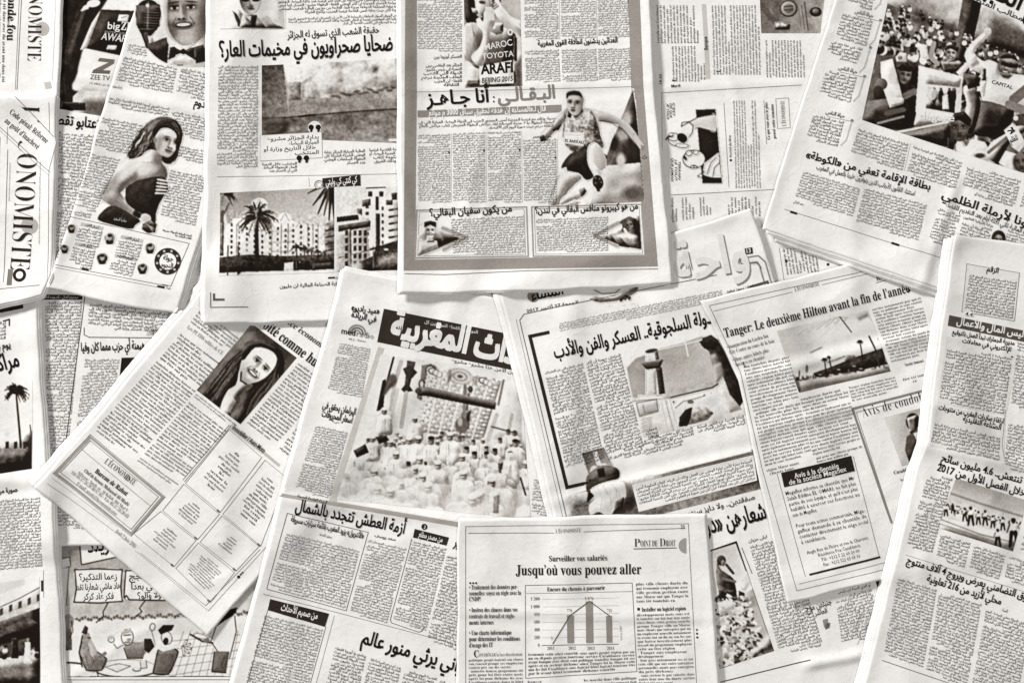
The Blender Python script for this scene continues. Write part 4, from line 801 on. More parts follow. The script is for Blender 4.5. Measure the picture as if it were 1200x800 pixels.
for y in (270, 283, 294): c.poly([(319, y), (343, y - 1), (343, y + 1.4), (319, y + 2)], .6, .6)
c.poly([(380, 262), (398, 254), (398, 308), (382, 308), (379, 280)], .42); c.noise(5, .2, 8, [(380, 262), (398, 254), (398, 308), (382, 308)]); 
for k in range(5): c.line([(381, 270 + k * 8), (398, 266 + k * 8)], 1.6, .2)
c.poly([(252, 246), (262, 244), (262, 300), (252, 300)], .5); c.noise(4, .25, 18, [(252, 246), (264, 244), (264, 300), (252, 300)])
c.poly([(252, 302), (292, 298), (330, 300), (398, 297), (398, 316), (300, 318), (252, 320)], .14); c.noise(4, .13, 11, [(252, 300), (398, 297), (398, 318), (252, 322)], 2); c.poly([(252, 320), (300, 318), (398, 315), (398, 330), (252, 330)], .88); c.poly([(333, 308), (352, 306), (346, 316), (332, 318)], .85)
for x, y, r, s_ in [(347, 290, 9, 3), (356, 292, 8, 5), (364, 293, 7, 8), (372, 295, 6, 9), (380, 297, 6, 12)]: palm(c, x, y, r, (x + 1, 310), .16, s_, 1.4, .4)
c.noise(2.2, .16, 61, [(252, 244), (398, 252), (398, 322), (252, 322)]); c.noise(6, .10, 63, [(252, 296), (398, 294), (398, 330), (252, 330)])
palm(c, 300, 254, 24, (301, 316), .1, 31, 4.2, .62); palm(c, 300, 256, 17, (301, 300), .12, 35, 3, .5); palm(c, 262, 226, 15, (263, 228), .12, 6, 2, .4); c.line([(258, 258), (268, 238)], 2.4, .4)
for k, (ex, ey) in enumerate([(360, 226), (366, 240), (372, 250), (379, 252), (385, 258), (391, 256), (374, 232)]): c.taper((388, 212), (ex, ey), 5.5, 1.2, .12 if k % 3 else .3)
for x in (267, 279): c.taper((x, 288), (x, 325), 1.4, 1.6, .25)
for x in (345, 349, 358, 361): c.ell(x, 311, 1.8, 6, .08); c.ell(x, 304, 1.1, 1.3, .3)
c.poly([(366, 309), (388, 307), (390, 314), (365, 317)], .2); c.ell(280, 316, 3, 5, .1)
p.photo(q, c)
q = [(394, 219), (468, 218), (470, 316), (394, 318)]; c = Cv(390, 212, 474, 324, .88); c.sm = False; c.sh = .35; c.noise(24, .05, 5)
c.poly([(424, 248), (424, 236), (429, 232), (430, 220), (450, 219), (452, 232), (458, 234), (458, 226), (474, 224), (474, 296), (420, 296)], .92)
for y in range(7): c.poly([(428, 240 + y * 8), (432, 240 + y * 8), (432, 244 + y * 8), (428, 244 + y * 8)], .3); c.poly([(447, 242 + y * 8), (449.5, 242 + y * 8), (449.5, 246 + y * 8), (447, 246 + y * 8)], .25); c.line([(456, 246 + y * 8), (472, 243 + y * 8)], 2.6, .25); c.line([(456, 243 + y * 8), (472, 240 + y * 8)], 1.2, .8)
c.poly([(440, 230), (443.5, 230), (443.5, 246), (440, 246)], .12); c.poly([(440, 250), (445, 250), (445, 290), (440, 290)], .22); c.poly([(431, 224), (436, 224), (436, 230), (431, 230)], .2); c.poly([(444, 224), (449, 224), (449, 230), (444, 230)], .2); c.line([(429, 220), (451, 219)], 1.4, .3); c.poly([(424, 234), (434, 232), (434, 240), (424, 242)], .35); c.poly([(452, 234), (460, 234), (460, 240), (452, 240)], .3); c.poly([(458, 226), (465, 225), (465, 234), (459, 234)], .25); c.poly([(418, 244), (424, 244), (424, 254), (418, 254)], .4)
c.poly([(394, 256), (420, 250), (434, 258), (434, 268), (430, 272), (434, 306), (394, 320)], .76); c.poly([(394, 254), (419, 251), (420, 257), (394, 260)], .14); c.poly([(396, 264), (434, 258), (433, 265), (396, 272)], .25); c.poly([(394, 272), (410, 268), (410, 318), (394, 320)], .7)
for y in range(5):
    for x in (404, 414, 420, 426): c.poly([(x, 270 + y * 9), (x + 3.4, 269 + y * 9), (x + 3.4, 275 + y * 9), (x, 276 + y * 9)], .2)
c.line([(410, 270), (411, 318)], 1.6, .3); c.line([(396, 302), (436, 292)], 1, .4); c.poly([(418, 308), (436, 300), (440, 290), (474, 282), (474, 320), (418, 320)], .12); c.poly([(446, 300), (474, 294), (474, 312), (440, 314)], .5, soft=3); c.line([(437, 288), (437, 314)], 1.2, .4); c.line([(434, 292), (474, 280)], 2.2, .14); c.noise(4, .10, 7, [(394, 256), (474, 282), (474, 320), (394, 320)]); c.ell(452, 292, 3, 1.2, .85); c.noise(2.2, .14, 65, [(394, 222), (474, 222), (474, 320), (394, 320)]); c.poly([(460, 236), (474, 232), (474, 280), (462, 286)], .45, .55); c.poly([(412, 308), (424, 306), (424, 320), (408, 320)], .85, .8, 2)
p.photo(q, c); p.fill([(391.3, 219), (394, 219), (394, 318), (391.3, 319)], 1.0, 'photo_gutter', 2)
p.fill([(377, 208.5), (421.5, 204), (422, 217), (377, 219)], .13, 'title_tab', 4); p.head("كي كنتي كي وليتي", (381, 216.5), (418, 213), 10.5, 'arb', .95, lay=6, name='tab_lettering'); p.disc((373, 216), 5.4, .45, 'ring_emblem', 4, 4.6); p.disc((373, 216), 3.2, .6, 'ring_emblem', 4, 2.6); p.line([(361, 208), (362, 218)], .4, .6)
p.text([(255, 337), (399, 329.5), (399, 335), (255, 342)], 1, fs=1.1, name='caption', para=0); p.fill([(384, 324.5), (392, 324), (392, 326), (384, 326.5)], .15, 'page_mark', 2); p.head("رضوان", (392, 326), (398, 325.6), 4, 'arm', .3, name='byline')
p.line([(247, 343), (247, 360), (290, 359.5)], 1.0, .4); p.line([(251, 345), (251, 351), (262, 351)], 2.6, .35)
# ------------------------------------------------------------------ front page with the large gathering in white
p = Paper("newspaper", "newspaper front page with a photo of a white robed crowd under a dark masthead",
          [(402, 314), (386, 380), (358, 470), (329, 578), (318, 625), (262, 830)], [(668, 365), (672, 480), (668, 620), (640, 850)], 61,
          folds=[((320, 584), (668, 628), 2.6, 5), ((320, 572), (668, 616), -1.2, 5), ((296, 690), (420, 706), 1.0, 5), ((402, 318), (470, 330), 1.0, 6)], inner=[(-2.5, 1.5), (3, -3)], crump=1.15, lift=1.2)
p.head("«ميد راديو»", (411, 363.5), (444, 368), 10, 'arb', .06); p.head("في الريادة", (411, 371), (440, 377.5), 10, 'arb', .06)
for r, t in ((11, .55), (8, .4), (5, .6)): p.disc((418, 391), r, t, 'radio_emblem', 1, r - 2, 180, 370)
p.head("med", (399, 390.5), (416, 393.5), 10, 'sab', .1, name='radio_lettering'); p.head("radio", (416.5, 393.5), (438, 397.5), 10, 'sa', .5, name='radio_lettering'); p.head("88.2 - Rabat", (408, 398), (428, 401), 3.4, 'sa', .2, name='radio_lettering')
p.fill([(449.6, 361.5), (645, 401), (650, 444), (441.7, 400.6)], .16, 'masthead_band', 0)
p.head("الأحداث المغربية", (455, 394), (645, 437), 43, 'arx', .97, lay=5, name='masthead', track=-.01)
p.text([(470, 369), (560, 387), (560, 392), (470, 374)], 1, sty='arm', tone=.85, name='masthead_note', para=0); p.text([(442, 402), (604, 434), (604, 440), (441, 407)], 1, sty='arm', tone=.25, name='masthead_note', fs=1.0, para=0)
p.text([(398, 401), (434, 408), (424, 466), (383, 458)], 19)
p.head("البرلمان يحقق في", (377, 477.5), (416, 486), 11, 'arb', .05); p.head("أسعار المحروقات", (376, 487.5), (412, 496), 11, 'arb', .05); p.head("ص 4", (388, 494), (397, 496), 4, 'arm', .3, name='page_note')
p.text([(370, 498), (408, 506), (386, 584), (345, 575)], 25); p.text([(343, 577), (384, 587), (382, 591), (341, 581)], 1)
p.fill([(443, 406), (450, 408), (393, 590), (385, 586)], .80, 'tint_panel')
q = [(446, 415), (610, 437), (622, 609), (394, 585)]; c = Cv(390, 410, 630, 614, .93); c.sh = .06; c.sm = False
c.noise(20, .05, 3); c.poly([(446, 412), (470, 415), (452, 500), (430, 505)], .9)
c.line([(461, 419), (452, 452), (444, 480)], 2.2, .08); c.poly([(448, 446), (452, 444), (449, 478), (441, 482)], .15); c.line([(470, 424), (462, 450), (458, 480)], 5, .6, .6); c.ell(459, 446, 6, 8, .4, 15, soft=.4); c.poly([(456, 440), (464, 446), (452, 462), (446, 468)], .35, soft=1)
c.poly([(477, 422), (487, 424), (480, 452), (474, 450)], .35); c.poly([(472, 432), (480, 428), (489, 436), (482, 444), (480, 452), (484, 458), (474, 460), (470, 456), (478, 446)], .25); c.line([(476, 460), (470, 500)], 5, .72); c.line([(466, 456), (456, 500)], 4, .78)
c.poly([(494, 428), (506, 426), (498, 452), (494, 470), (488, 466), (492, 450)], .5); c.ell(505, 433, 7, 6, .4, 0, soft=.4); c.ell(504, 433, 4, 3.4, .9); c.sh = .6; c.ell(494, 450, 4, 6, .4); c.ell(494, 450, 2, 3.5, .85)
lat = [(503, 432), (588, 446), (566, 516), (488, 506)]; c.poly(lat, .78)
R = random.Random(5)
for i in range(18):
    for j in range(16):
        u, v = i / 18, j / 16; P = bil(np.array(lat, float), [u], [v])[0]; c.ell(P[0], P[1], 2.2, 1.5, .97 if (i + j) % 2 else .72); c.ell(P[0] + 1, P[1] + 1.4, 1, .8, .6)
for i in range(0, 18, 3): a = bil(np.array(lat, float), [i / 18], [0])[0]; b = bil(np.array(lat, float), [i / 18], [1])[0]; c.line([a, b], 2.4, .93, .8)
for x, y in ((507, 435), (566, 446)):
    for k in range(3): c.ell(x + k * 4, y + k * 2, 6 - k, 4, .4 + .15 * k, 20); c.ell(x + k * 4, y + k * 2, 4 - k, 2.6, .93, 20)
for r, v in ((15, .62), (12.5, .84), (9.5, .6), (6.5, .78), (3.4, .42)): c.ell(539, 441, r, r * .62, v, 12, soft=.25)
c.poly([(520, 436), (526, 430), (530, 440), (524, 450)], .6, .7, 1); c.poly([(552, 438), (560, 440), (558, 452), (552, 448)], .6, .7, 1)
c.ell(551, 456, 3, 4, .35); c.poly([(538, 478), (552, 480), (549, 502), (541, 510), (534, 500)], .45, soft=1); c.line([(545, 452), (543, 508)], 4, .5); c.ell(541, 498, 8, 9, .4, soft=.3); c.ell(539, 494, 3, 5, .65, soft=.5); c.line([(540, 508), (540, 518)], 2, .3); c.line([(549, 462), (547, 480)], 3, .4)
c.poly([(488, 454), (500, 453), (608, 477), (606, 485), (500, 464), (489, 463)], .28); c.ell(490, 458, 4, 3.4, .35); c.ell(605, 479, 3, 6, .2)
c.poly([(588, 446), (612, 450), (612, 520), (572, 514)], .92); c.line([(590, 446), (584, 474)], 3, .55); c.line([(582, 486), (572, 515)], 5, .78); c.line([(600, 486), (594, 516)], 4, .72); c.line([(576, 500), (606, 508)], 2, .45)
c.sm = True
R = random.Random(12)
def robe(x, y, s, skin=None, cap=.93, dark=.12):
    w = s * R.uniform(1.15, 1.45); c.ell(x + s * .5, y + s * 2.2, w * 1.25, s * 2.2, .5, 0, .45, soft=.8)
    c.poly([(x - w, y + s * 1.5), (x - w * .75, y + s * .8), (x - s * .3, y + s * .45), (x + s * .35, y + s * .45), (x + w * .8, y + s * .85), (x + w * 1.05, y + s * 1.7), (x + w * 1.1, y + s * 4), (x, y + s * 4.3), (x - w * 1.1, y + s * 4)], R.choice([.97, .95, .93, .9]), sh=1.6)
    for q_ in range(3): a = R.uniform(-.8, .8); c.taper((x + a * w, y + s * R.uniform(.9, 1.6)), (x + a * w * 1.2 + R.uniform(-1, 1), y + s * R.uniform(2, 3.8)), R.uniform(.6, 1.6), .4, R.choice([.5, .62, .72]), .55)
    if skin: c.ell(x, y, s * .5, s * .66, skin, soft=.2); c.ell(x - s * .14, y + s * .05, s * .26, s * .36, min(skin * 1.35, .9), soft=.8, a=.7); c.ell(x, y - s * .04, s * .42, s * .09, skin * .45, soft=.8, a=.8); c.ell(x, y + s * .33, s * .2, s * .07, skin * .45, soft=.8, a=.8); c.ell(x + s * .3, y + s * .1, s * .18, s * .5, skin * .55, soft=.9, a=.6)
    c.ell(x, y - s * .5, s * .5, s * .3, cap if R.random() < .5 else dark, soft=.25)
for k in range(34): robe(430 + R.random() * 185, 503 + R.random() * 10 + k * .45, 5.0, R.uniform(.45, .68), cap=.9, dark=.32)
for x, y, s in [(450, 482, 6.5), (486, 492, 6), (436, 515, 6), (457, 520, 7), (479, 517, 7), (490, 516, 7), (505, 517, 7.4), (527, 512, 8), (547, 528, 6), (556, 534, 6.5), (570, 534, 6.4), (580, 530, 6), (592, 548, 7), (604, 520, 7), (598, 534, 6.4), (616, 545, 7)]: robe(x, y, s, R.uniform(.42, .6), dark=.1)
c.poly([(414, 528), (428, 520), (432, 530), (418, 536)], .15); c.poly([(440, 512), (452, 510), (456, 516), (444, 520)], .12)
for x, y in ((476, 541), (497, 541), (547, 545), (570, 548), (585, 546)): c.poly([(x, y), (x + 5, y), (x + 5, y + 5), (x, y + 5)], .1)
c.poly([(577, 544), (590, 542), (586, 558), (574, 562)], .22)
for k in range(60):      # rows of seated men in white, seen from behind, larger and paler toward the bottom
    x = 396 + R.random() * 226; y = 534 + k * .98; s = 7.5 + k * .07
    robe(x, y, s, R.uniform(.55, .75) if k % 3 == 0 else None, .97, .9)
    if k % 3: c.ell(x, y, s * .5, s * .6, R.choice([.93, .9, .8]), soft=.25); c.ell(x + s * .2, y + s * .25, s * .34, s * .34, .6, soft=1, a=.6)
c.grad((480, 556), .96, (470, 606), .97, [(396, 560), (622, 574), (622, 614), (392, 600)], .45); c.noise(6, .06, 31, [(400, 545), (620, 545), (620, 610), (396, 590)], 1, 70)
c.poly([(577, 580), (585, 578), (584, 602), (576, 600)], .62, soft=1); c.line([(610, 560), (616, 580)], 2, .25); c.noise(4, .035, 8)
p.photo(q, c)
p.text([(626, 560), (660, 566), (664, 612), (622, 606)], 12)
p.fill([(326, 577), (545, 613), (545, 619), (326, 581)], .66, 'tint_panel', 0)
p.head("أزمة العطش تتجدد بالشمال", (345, 598), (473, 626), 20, 'arb', .04)
p.frame([(336.5, 601), (431, 624), (405, 716), (312, 690)], .7, .35); p.head("«الأنتربول» يزود المغرب بقائمة سيارات مسروقة", (340, 610.5), (425, 631.5), 9.5, 'arb', .08); p.head("سعيد الحداد", (373, 627), (388, 631), 4.5, 'arm', .15, name='byline')
p.text([(336, 624), (421, 645), (404, 713), (315, 689)], 18)
p.head("سعد يوسف", (438, 629), (463, 634), 5, 'arm', .15, name='byline'); p.text([(431, 632), (476, 643), (453, 731), (409, 719)], 25)
p.fill([(485.5, 620), (526, 630), (523, 639.5), (483.5, 630)], .14, 'title_tab', 2); p.head("من مصدر مطلع", (490, 629), (518, 635.7), 9, 'arb', .93, lay=5, name='tab_lettering'); p.disc((497, 617.5), 3.6, .1, 'page_mark', 2); p.head("2", (496, 619.5), (498.2, 620), 5.5, 'sab', .95, lay=5, name='page_mark')
p.text([(483, 633), (523, 643), (499, 740), (460, 729)], 27); p.line([(482, 632), (457, 726), (458, 730), (490, 741), (494, 740), (497, 735)], .7, .35)
p.text([(524, 650), (566, 660), (540, 764), (500, 750)], 25); p.head("يا للعجب الكبير", (531, 640), (575, 652), 15, 'arb', .06)
p.fill([(316, 702), (385, 719.5), (380, 735), (313, 715)], .14, 'title_tab', 2); p.head("من صميم الأحداث", (328, 715), (371, 726), 11.5, 'arb', .95, lay=5, name='tab_lettering')
p.line([(313, 715), (281, 830)], .6, .35); p.line([(381, 735), (355, 830)], .6, .35); p.text([(310, 720), (378, 738), (352, 838), (282, 818)], 26)
p.line([(308, 696), (394, 718), (470, 738), (540, 757)], .6, .5); p.line([(391, 722), (362, 830)], .5, .55)
p.head("العمراني يرثي منور عالم", (422, 754), (566, 797), 23, 'arb', .03)
p.text([(392, 758), (429, 768), (414, 835), (376, 824)], 15); p.text([(433, 771), (470, 782), (456, 845), (418, 835)], 15); p.text([(474, 784), (512, 795), (500, 850), (461, 846)], 13); p.text([(515, 797), (545, 805), (540, 850), (505, 850)], 11)

# ------------------------------------------------------------------ history supplement, centre right
p = Paper("newspaper", "newspaper page with a mosque tower photo above a seller among flowers",
          [(584, 338), (611, 440), (645, 588), (703, 848), (718, 905)], [(880, 244), (905, 315), (952, 480), (1058, 768), (1074, 830)], 71,
          folds=[((640, 590), (900, 526), 2.4, 5), ((640, 578), (900, 516), -1.2, 5), ((600, 342), (664, 610), .8, 4), ((944, 781), (1016, 766), 7.0, 3.5), ((780, 300), (900, 270), .6, 6)], inner=[(-4, 3), (-7, 5)], lift=1.35)
p.disc((625, 347), 7, .5, 'gray_disc', 1); p.head("المساء", (623, 352), (661, 344.5), 18, 'arb', .06, name='masthead'); p.head("الجمعة 27 أكتوبر 2017", (617, 366), (678, 355), 5, 'arm', .25, name='page_note')
p.line([(664, 606), (611, 384), (609, 375), (614, 368), (650, 360), (840, 322)], .9, .4); p.line([(660, 608), (606, 380), (605, 374)], .5, .6)
p.line([(642, 389.5), (621, 394), (664.5, 571), (688, 566)], 4, .12)
for x0, y0, s in ((690, 345, 1), ): 
    c = Cv(686, 330, 750, 360, 1.0); c.poly([(694, 338), (706, 344), (722, 343), (730, 335), (745, 330), (748, 340), (736, 348), (722, 352), (704, 354), (692, 350)], .78); c.line([(694, 338), (706, 344), (722, 343), (730, 335)], 1, .35); c.line([(692, 350), (704, 354), (722, 352), (736, 348)], 1, .4); c.line([(728, 352), (734, 346), (738, 350)], 3, .25); c.noise(4, .08, 3); p.photo([(688, 330), (748, 330), (750, 358), (688, 358)], c, cut=True)
for x, y in ((733, 349.5), (738, 348.5)): p.fill([(x - 2.5, y), (x, y - 2.5), (x + 2.5, y), (x, y + 2.5)], .2, 'page_mark', 2)
for dx, dy, t, L in ((1.6, 1.8, .55, 3), (0, 0, 1.0, 4)): 
    p.head("واحة", (792 + dx, 331 + dy), (880 + dx, 315 + dy), 62, 'arb', .5 if L == 3 else .93, lay=L, name='section_lettering')
c = Cv(860, 295, 910, 345, 1.0)
for w, v in ((9, .45), (6.4, .93)): c.line([(872, 306), (888, 303.5), (894, 309), (902, 336)], w, v)
c.line([(870, 309), (888, 306.5), (893, 314)], 1, .5); p.photo([(864, 296), (910, 296), (910, 345), (864, 345)], c, cut=True)
p.fill([(873, 291), (882, 289.5), (883, 297), (874, 298)], .15, 'page_mark', 2); p.head("13", (874.5, 296.5), (881, 295.5), 7, 'sab', .95, lay=5, name='page_mark')
p.head("إعداد: محمد سعيد", (852, 343), (884, 337), 6, 'arm', .1, name='byline'); p.line([(880, 336), (900, 330), (903, 338)], 3, .3)
p.text([(655, 378), (846, 339), (848, 352), (656, 391)], 5, tone=.3)
p.head("الدولة السلجوقية.. العسكر والفن والأدب", (650, 420), (842, 377), 22, 'arb', .03)
p.text([(638, 435), (683, 425), (709, 538), (664, 551)], 28); p.text([(686, 424), (727, 414), (757, 531), (714, 543)], 28)
q = [(729, 410), (858, 380), (884, 484), (748, 514)]; c = Cv(722, 374, 890, 520, .99); c.sh = .35; c.sm = False
sky = [(735, 431), (745, 420), (757, 416), (775, 408), (800, 402), (822, 394), (838, 397), (848, 396), (866, 440), (840, 455), (785, 466), (760, 466), (742, 466), (738, 448)]
c.poly(sky, .68, soft=1); c.grad((770, 404), .56, (800, 460), .78, sky, .8); c.noise(20, .06, 5, sky); c.line([(803, 398), (807, 417)], 1.6, .9); c.line([(772, 410), (812, 401), (824, 398)], 1.2, .9)
c.poly([(748, 462), (784, 466), (842, 452), (858, 440), (884, 486), (868, 492), (754, 512), (746, 490)], .90); c.poly([(846, 452), (856, 436), (862, 460), (870, 480), (856, 484)], .72); c.noise(5, .07, 7, [(748, 462), (884, 440), (884, 490), (750, 514)])
c.poly([(757, 432), (776, 430), (780, 462), (757, 464)], .88); c.poly([(769, 431), (776, 430), (780, 461), (773, 462)], .22); c.poly([(764, 434), (769, 432), (770, 462), (766, 462)], .7); c.poly([(752, 426), (778, 421), (774, 431), (758, 433)], .28); c.poly([(757, 413), (771, 410), (773, 422), (757, 424)], .86); c.ell(764, 411, 7.5, 2.4, .3, -10); c.poly([(767, 412), (771, 410), (773, 421), (769, 422)], .4)
c.line([(786, 466), (836, 454), (842, 450)], 1.6, .3); c.line([(742, 470), (786, 466)], 1, .5); c.line([(780, 468), (790, 505)], 1, .6); c.line([(785, 467), (795, 502)], .8, .7); c.line([(775, 470), (784, 506)], .8, .75)
c.poly([(746, 472), (770, 468), (772, 482), (750, 488)], .8).line([(746, 472), (770, 468), (772, 482), (750, 488), (746, 472)], 1, .45); c.line([(754, 474), (756, 484), (770, 481)], .8, .5)
for k in range(7): c.line([(752 + k % 2, 492 + k * 2.4), (764, 489 + k * 2.4)], .8, .55)
c.line([(792, 478), (802, 470), (812, 468), (826, 464)], .9, .45); c.ell(810, 471, 4, 2.2, .5); c.ell(790, 471, 1.2, 1.2, .4); c.ell(826, 463, 1.2, 1.2, .5)
c.poly([(796, 500), (797, 488), (804, 480), (816, 477), (828, 477), (837, 484), (830, 492), (812, 497)], .6); c.noise(3, .22, 4, [(808, 478), (828, 476), (838, 484), (812, 498)]); c.poly([(796, 500), (797, 489), (804, 480), (812, 477), (810, 490), (806, 499)], .1)
c.poly([(824, 396), (834, 392), (842, 398), (850, 412), (858, 430), (866, 446), (872, 470), (868, 476), (856, 462), (848, 440), (836, 428), (832, 412), (822, 404)], .18); c.noise(5, .12, 11, [(824, 396), (842, 398), (872, 470), (860, 468), (830, 410)]); c.poly([(832, 416), (840, 414), (848, 436), (842, 446)], .5, soft=1); c.poly([(820, 400), (834, 396), (842, 402), (838, 410), (826, 408)], .12); c.poly([(836, 428), (846, 424), (850, 440), (840, 450)], .62, .8, 1)
p.photo(q, c, cut=True)
p.text([(760, 512), (812, 500), (814, 510), (742, 530)], 3, sty='arm'); p.text([(742, 529), (800, 515), (802, 522), (744, 536)], 2, sty='arm'); p.text([(817, 499), (872, 486), (875, 497), (820, 511)], 3); p.text([(756, 503), (770, 500), (773, 512), (758, 514)], 3)
q = [(662, 581), (905, 521), (914, 566), (668, 626)]; c = Cv(655, 505, 920, 635, .5)
c.grad((720, 545), .72, (735, 575), .86, [(724, 552), (920, 504), (920, 530), (734, 574)]); c.poly([(662, 580), (690, 575), (700, 573), (920, 518), (920, 640), (655, 640)], .45); c.grad((760, 555), .82, (770, 572), .42, [(724, 560), (920, 510), (920, 545), (734, 584)]); c.poly([(724, 563), (880, 526), (882, 529), (728, 567)], .95)
c.noise(2.5, .14, 6, [(662, 580), (920, 525), (920, 640), (655, 640)]); c.noise(30, .16, 16, [(662, 580), (920, 525), (920, 640), (655, 640)]); c.poly([(860, 540), (920, 525), (920, 560), (866, 572)], .25, .7, 4); c.poly([(668, 604), (690, 600), (700, 612), (672, 616)], .2, .6, 3)
c.poly([(692, 552), (698, 576), (692, 600), (706, 606), (744, 596), (740, 570), (728, 562), (724, 552)], .4, .6, 2)
def child(c):
    c.poly([(682, 531), (708, 524), (718, 545), (722, 556), (692, 562)], .55); c.grad((684, 530), .4, (712, 552), .66, [(682, 531), (708, 524), (718, 545), (722, 556), (692, 562)]); c.poly([(695, 530), (700, 529), (705, 544), (700, 546)], .93); c.ell(696, 552, 4.5, 6.5, .82, 10); c.ell(708, 548, 5, 5, .86); c.line([(700, 540), (708, 548)], 3, .93)
    c.poly([(688, 558), (704, 546), (716, 546), (725, 550), (726, 560), (712, 568), (696, 572), (688, 576)], .28); c.poly([(700, 550), (708, 548), (710, 560), (702, 564)], .08); c.poly([(690, 562), (724, 556), (722, 566), (698, 580), (688, 590)], .14); c.poly([(692, 574), (706, 566), (728, 562), (734, 574), (733, 584), (724, 590), (718, 602), (712, 606), (702, 600), (692, 604), (691, 592), (698, 584)], .9)
    for a in ([(700, 570), (706, 584), (704, 600)], [(706, 568), (716, 584), (716, 600)], [(716, 566), (726, 578), (728, 588)], [(722, 572), (724, 586)], [(696, 590), (706, 592)]): c.line(a, .7, .6, .5)
    c.noise(5, .06, 4, [(690, 562), (734, 562), (734, 606), (690, 606)]); c.poly([(722, 588), (732, 582), (730, 596), (720, 600)], .25)
c.sh = .5; child(c)
p.photo([(662, 581), (905, 521), (915, 567), (668, 630)], c)
c = Cv(678, 518, 742, 612, 1.0); c.sh = .5; child(c)
p.photo([(680, 520), (740, 520), (740, 561.5), (680, 576.3)], c, lay=2, cut=True)
p.fill([(741, 568), (884, 533), (888, 563), (749, 600)], 1.0, 'caption_panel', 2); p.text([(745, 571), (882, 538), (886, 562), (751, 596)], 6, sty='arm', lay=4)
p.head("صفقتهن.. ولا دايز سنتهن.. ليوم", (780, 612), (886, 585), 9, 'arm', .12, name='kicker'); p.head("شعارهن «درهم حلال»", (774, 641), (900, 608), 29, 'arb', .03)
q = [(832, 645), (864, 634), (908, 763), (842, 785)]; c = Cv(826, 628, 914, 792, .72)
c.poly([(832, 645), (864, 634), (890, 710), (836, 720)], .86, soft=2); c.grad((836, 650), .72, (872, 680), .95, [(832, 645), (864, 634), (884, 690), (836, 712)])
c.line([(832, 645), (864, 635)], 3, .18); c.line([(864, 635), (876, 668)], 3.2, .12); c.line([(876, 668), (908, 763)], 1.6, .25, .6); c.line([(908, 764), (842, 786)], 2.4, .2); 
c.poly([(841, 660), (846, 668), (858, 676), (862, 684), (863, 702), (846, 703), (842, 690), (840, 676)], .22); c.ell(846, 657, 5.4, 6, .28); c.ell(848, 660, 2.6, 3.6, .5); c.line([(852, 662), (860, 672)], 3, .3); c.line([(848, 678), (862, 682)], 3.4, .45); c.poly([(843, 692), (862, 692), (866, 704), (844, 704)], .09); c.noise(3, .10, 3, [(838, 652), (864, 668), (866, 704), (840, 704)]); c.poly([(866, 692), (873, 695), (874, 704), (867, 705)], .12); c.poly([(866, 676), (874, 672), (880, 684), (874, 694), (866, 690)], .93, soft=1)
R = random.Random(3)
for k in range(420):
    y = 698 + (k / 420) * 82; x0 = 834 + (y - 698) * .10; x1 = 876 + (y - 698) * .36; x = R.uniform(x0, x1); s = R.uniform(1.4, 3.6) * (.8 + (y - 698) / 130); v = R.choice([.95, .9, .85, .7, .5, .28, .18, .78, .93])
    c.ell(x, y, s * 1.3, s * .6, v, R.uniform(0, 180), .9)
c.poly([(842, 706), (858, 703), (864, 712), (850, 722), (840, 718)], .92, .8, 1)
c.poly([(888, 756), (906, 738), (910, 762), (880, 772)], .55, .8, 3)
p.photo(q, c)
p.line([(870, 642), (882, 672)], .8, .3)
p.text([(879, 640), (926, 628), (966, 757), (915, 768)], 31); p.head("ليلى مزيان", (878, 636), (900, 630), 5, 'arm', .15, name='byline')
p.line([(912, 640), (948, 758)], .5, .6); p.text([(980, 701), (1022, 690), (1040, 744), (988, 757)], 14); p.text([(970, 660), (1012, 650), (1022, 688), (978, 698)], 9); p.text([(930, 627), (966, 618), (980, 655), (940, 668)], 9)
p.head("جنبتهن موج", (946, 717), (976, 708), 10, 'arm', .08, name='subheading'); p.head("العاشر", (956, 722), (971, 718), 8, 'arm', .12, name='subheading'); p.fill([(965, 727), (971, 725), (972, 732), (967, 736)], .55, 'printed_emblem', 2); p.fill([(969, 731), (974, 730), (973, 736), (968, 738)], .35, 'printed_emblem', 3)
for a in ([(1010, 720), (1004, 734), (1010, 746), (1006, 756)], [(1018, 712), (1022, 726), (1014, 738)]): p.line(a, .8, .75, 'line_drawing')
p.line([(844, 800), (950, 773.5)], 1.1, .2)

# ------------------------------------------------------------------ sports page
p = Paper("newspaper", "sports newspaper page in a wide gray frame, with a jumping hurdler",
          [(467, -50), (468, 105), (469, 343)], [(761, -50), (767, 105), (789, 332)], 81, folds=[((466, 106), (770, 98), 2.0, 3.5, 'v'), ((466, 113), (770, 105), -1.0, 5), ((617, 0), (628, 330), .5, 7), ((476, 200), (770, 190), .5, 9)], inner=[(-3, 2), (2, -1)], lift=1.5, bend=3)
for q in ([(475, -50), (488, -50), (488, 105), (474, 105)], [(474, 105), (488, 105), (486, 304), (473, 317)], [(735, -50), (748, -50), (754, 100), (740, 101)], [(740, 101), (754, 100), (771, 312), (757, 299)], [(486, 304), (757, 299), (771, 312), (473, 317)]): p.fill(q, .57, 'gray_border')
p.line([(474, 320.5), (520, 321.5), (620, 317), (771, 315)], .7, .3)
p.text([(489, -20), (541, -20), (541, 60), (489, 60)], 25); p.text([(499, 64), (541, 63), (541, 68), (499, 69)], 1, sty='arm'); p.text([(500, 74), (541, 73), (541, 101), (490, 102)], 6, sty='arm')
q = [(543.5, -15), (609, -15), (612, 100), (544.5, 102)]; c = Cv(540, -20, 616, 106, .62)
c.grad((544, 0), .55, (612, 10), .74); c.noise(14, .08, 3); c.poly([(544, 70), (612, 60), (612, 106), (540, 106)], .72, soft=2)
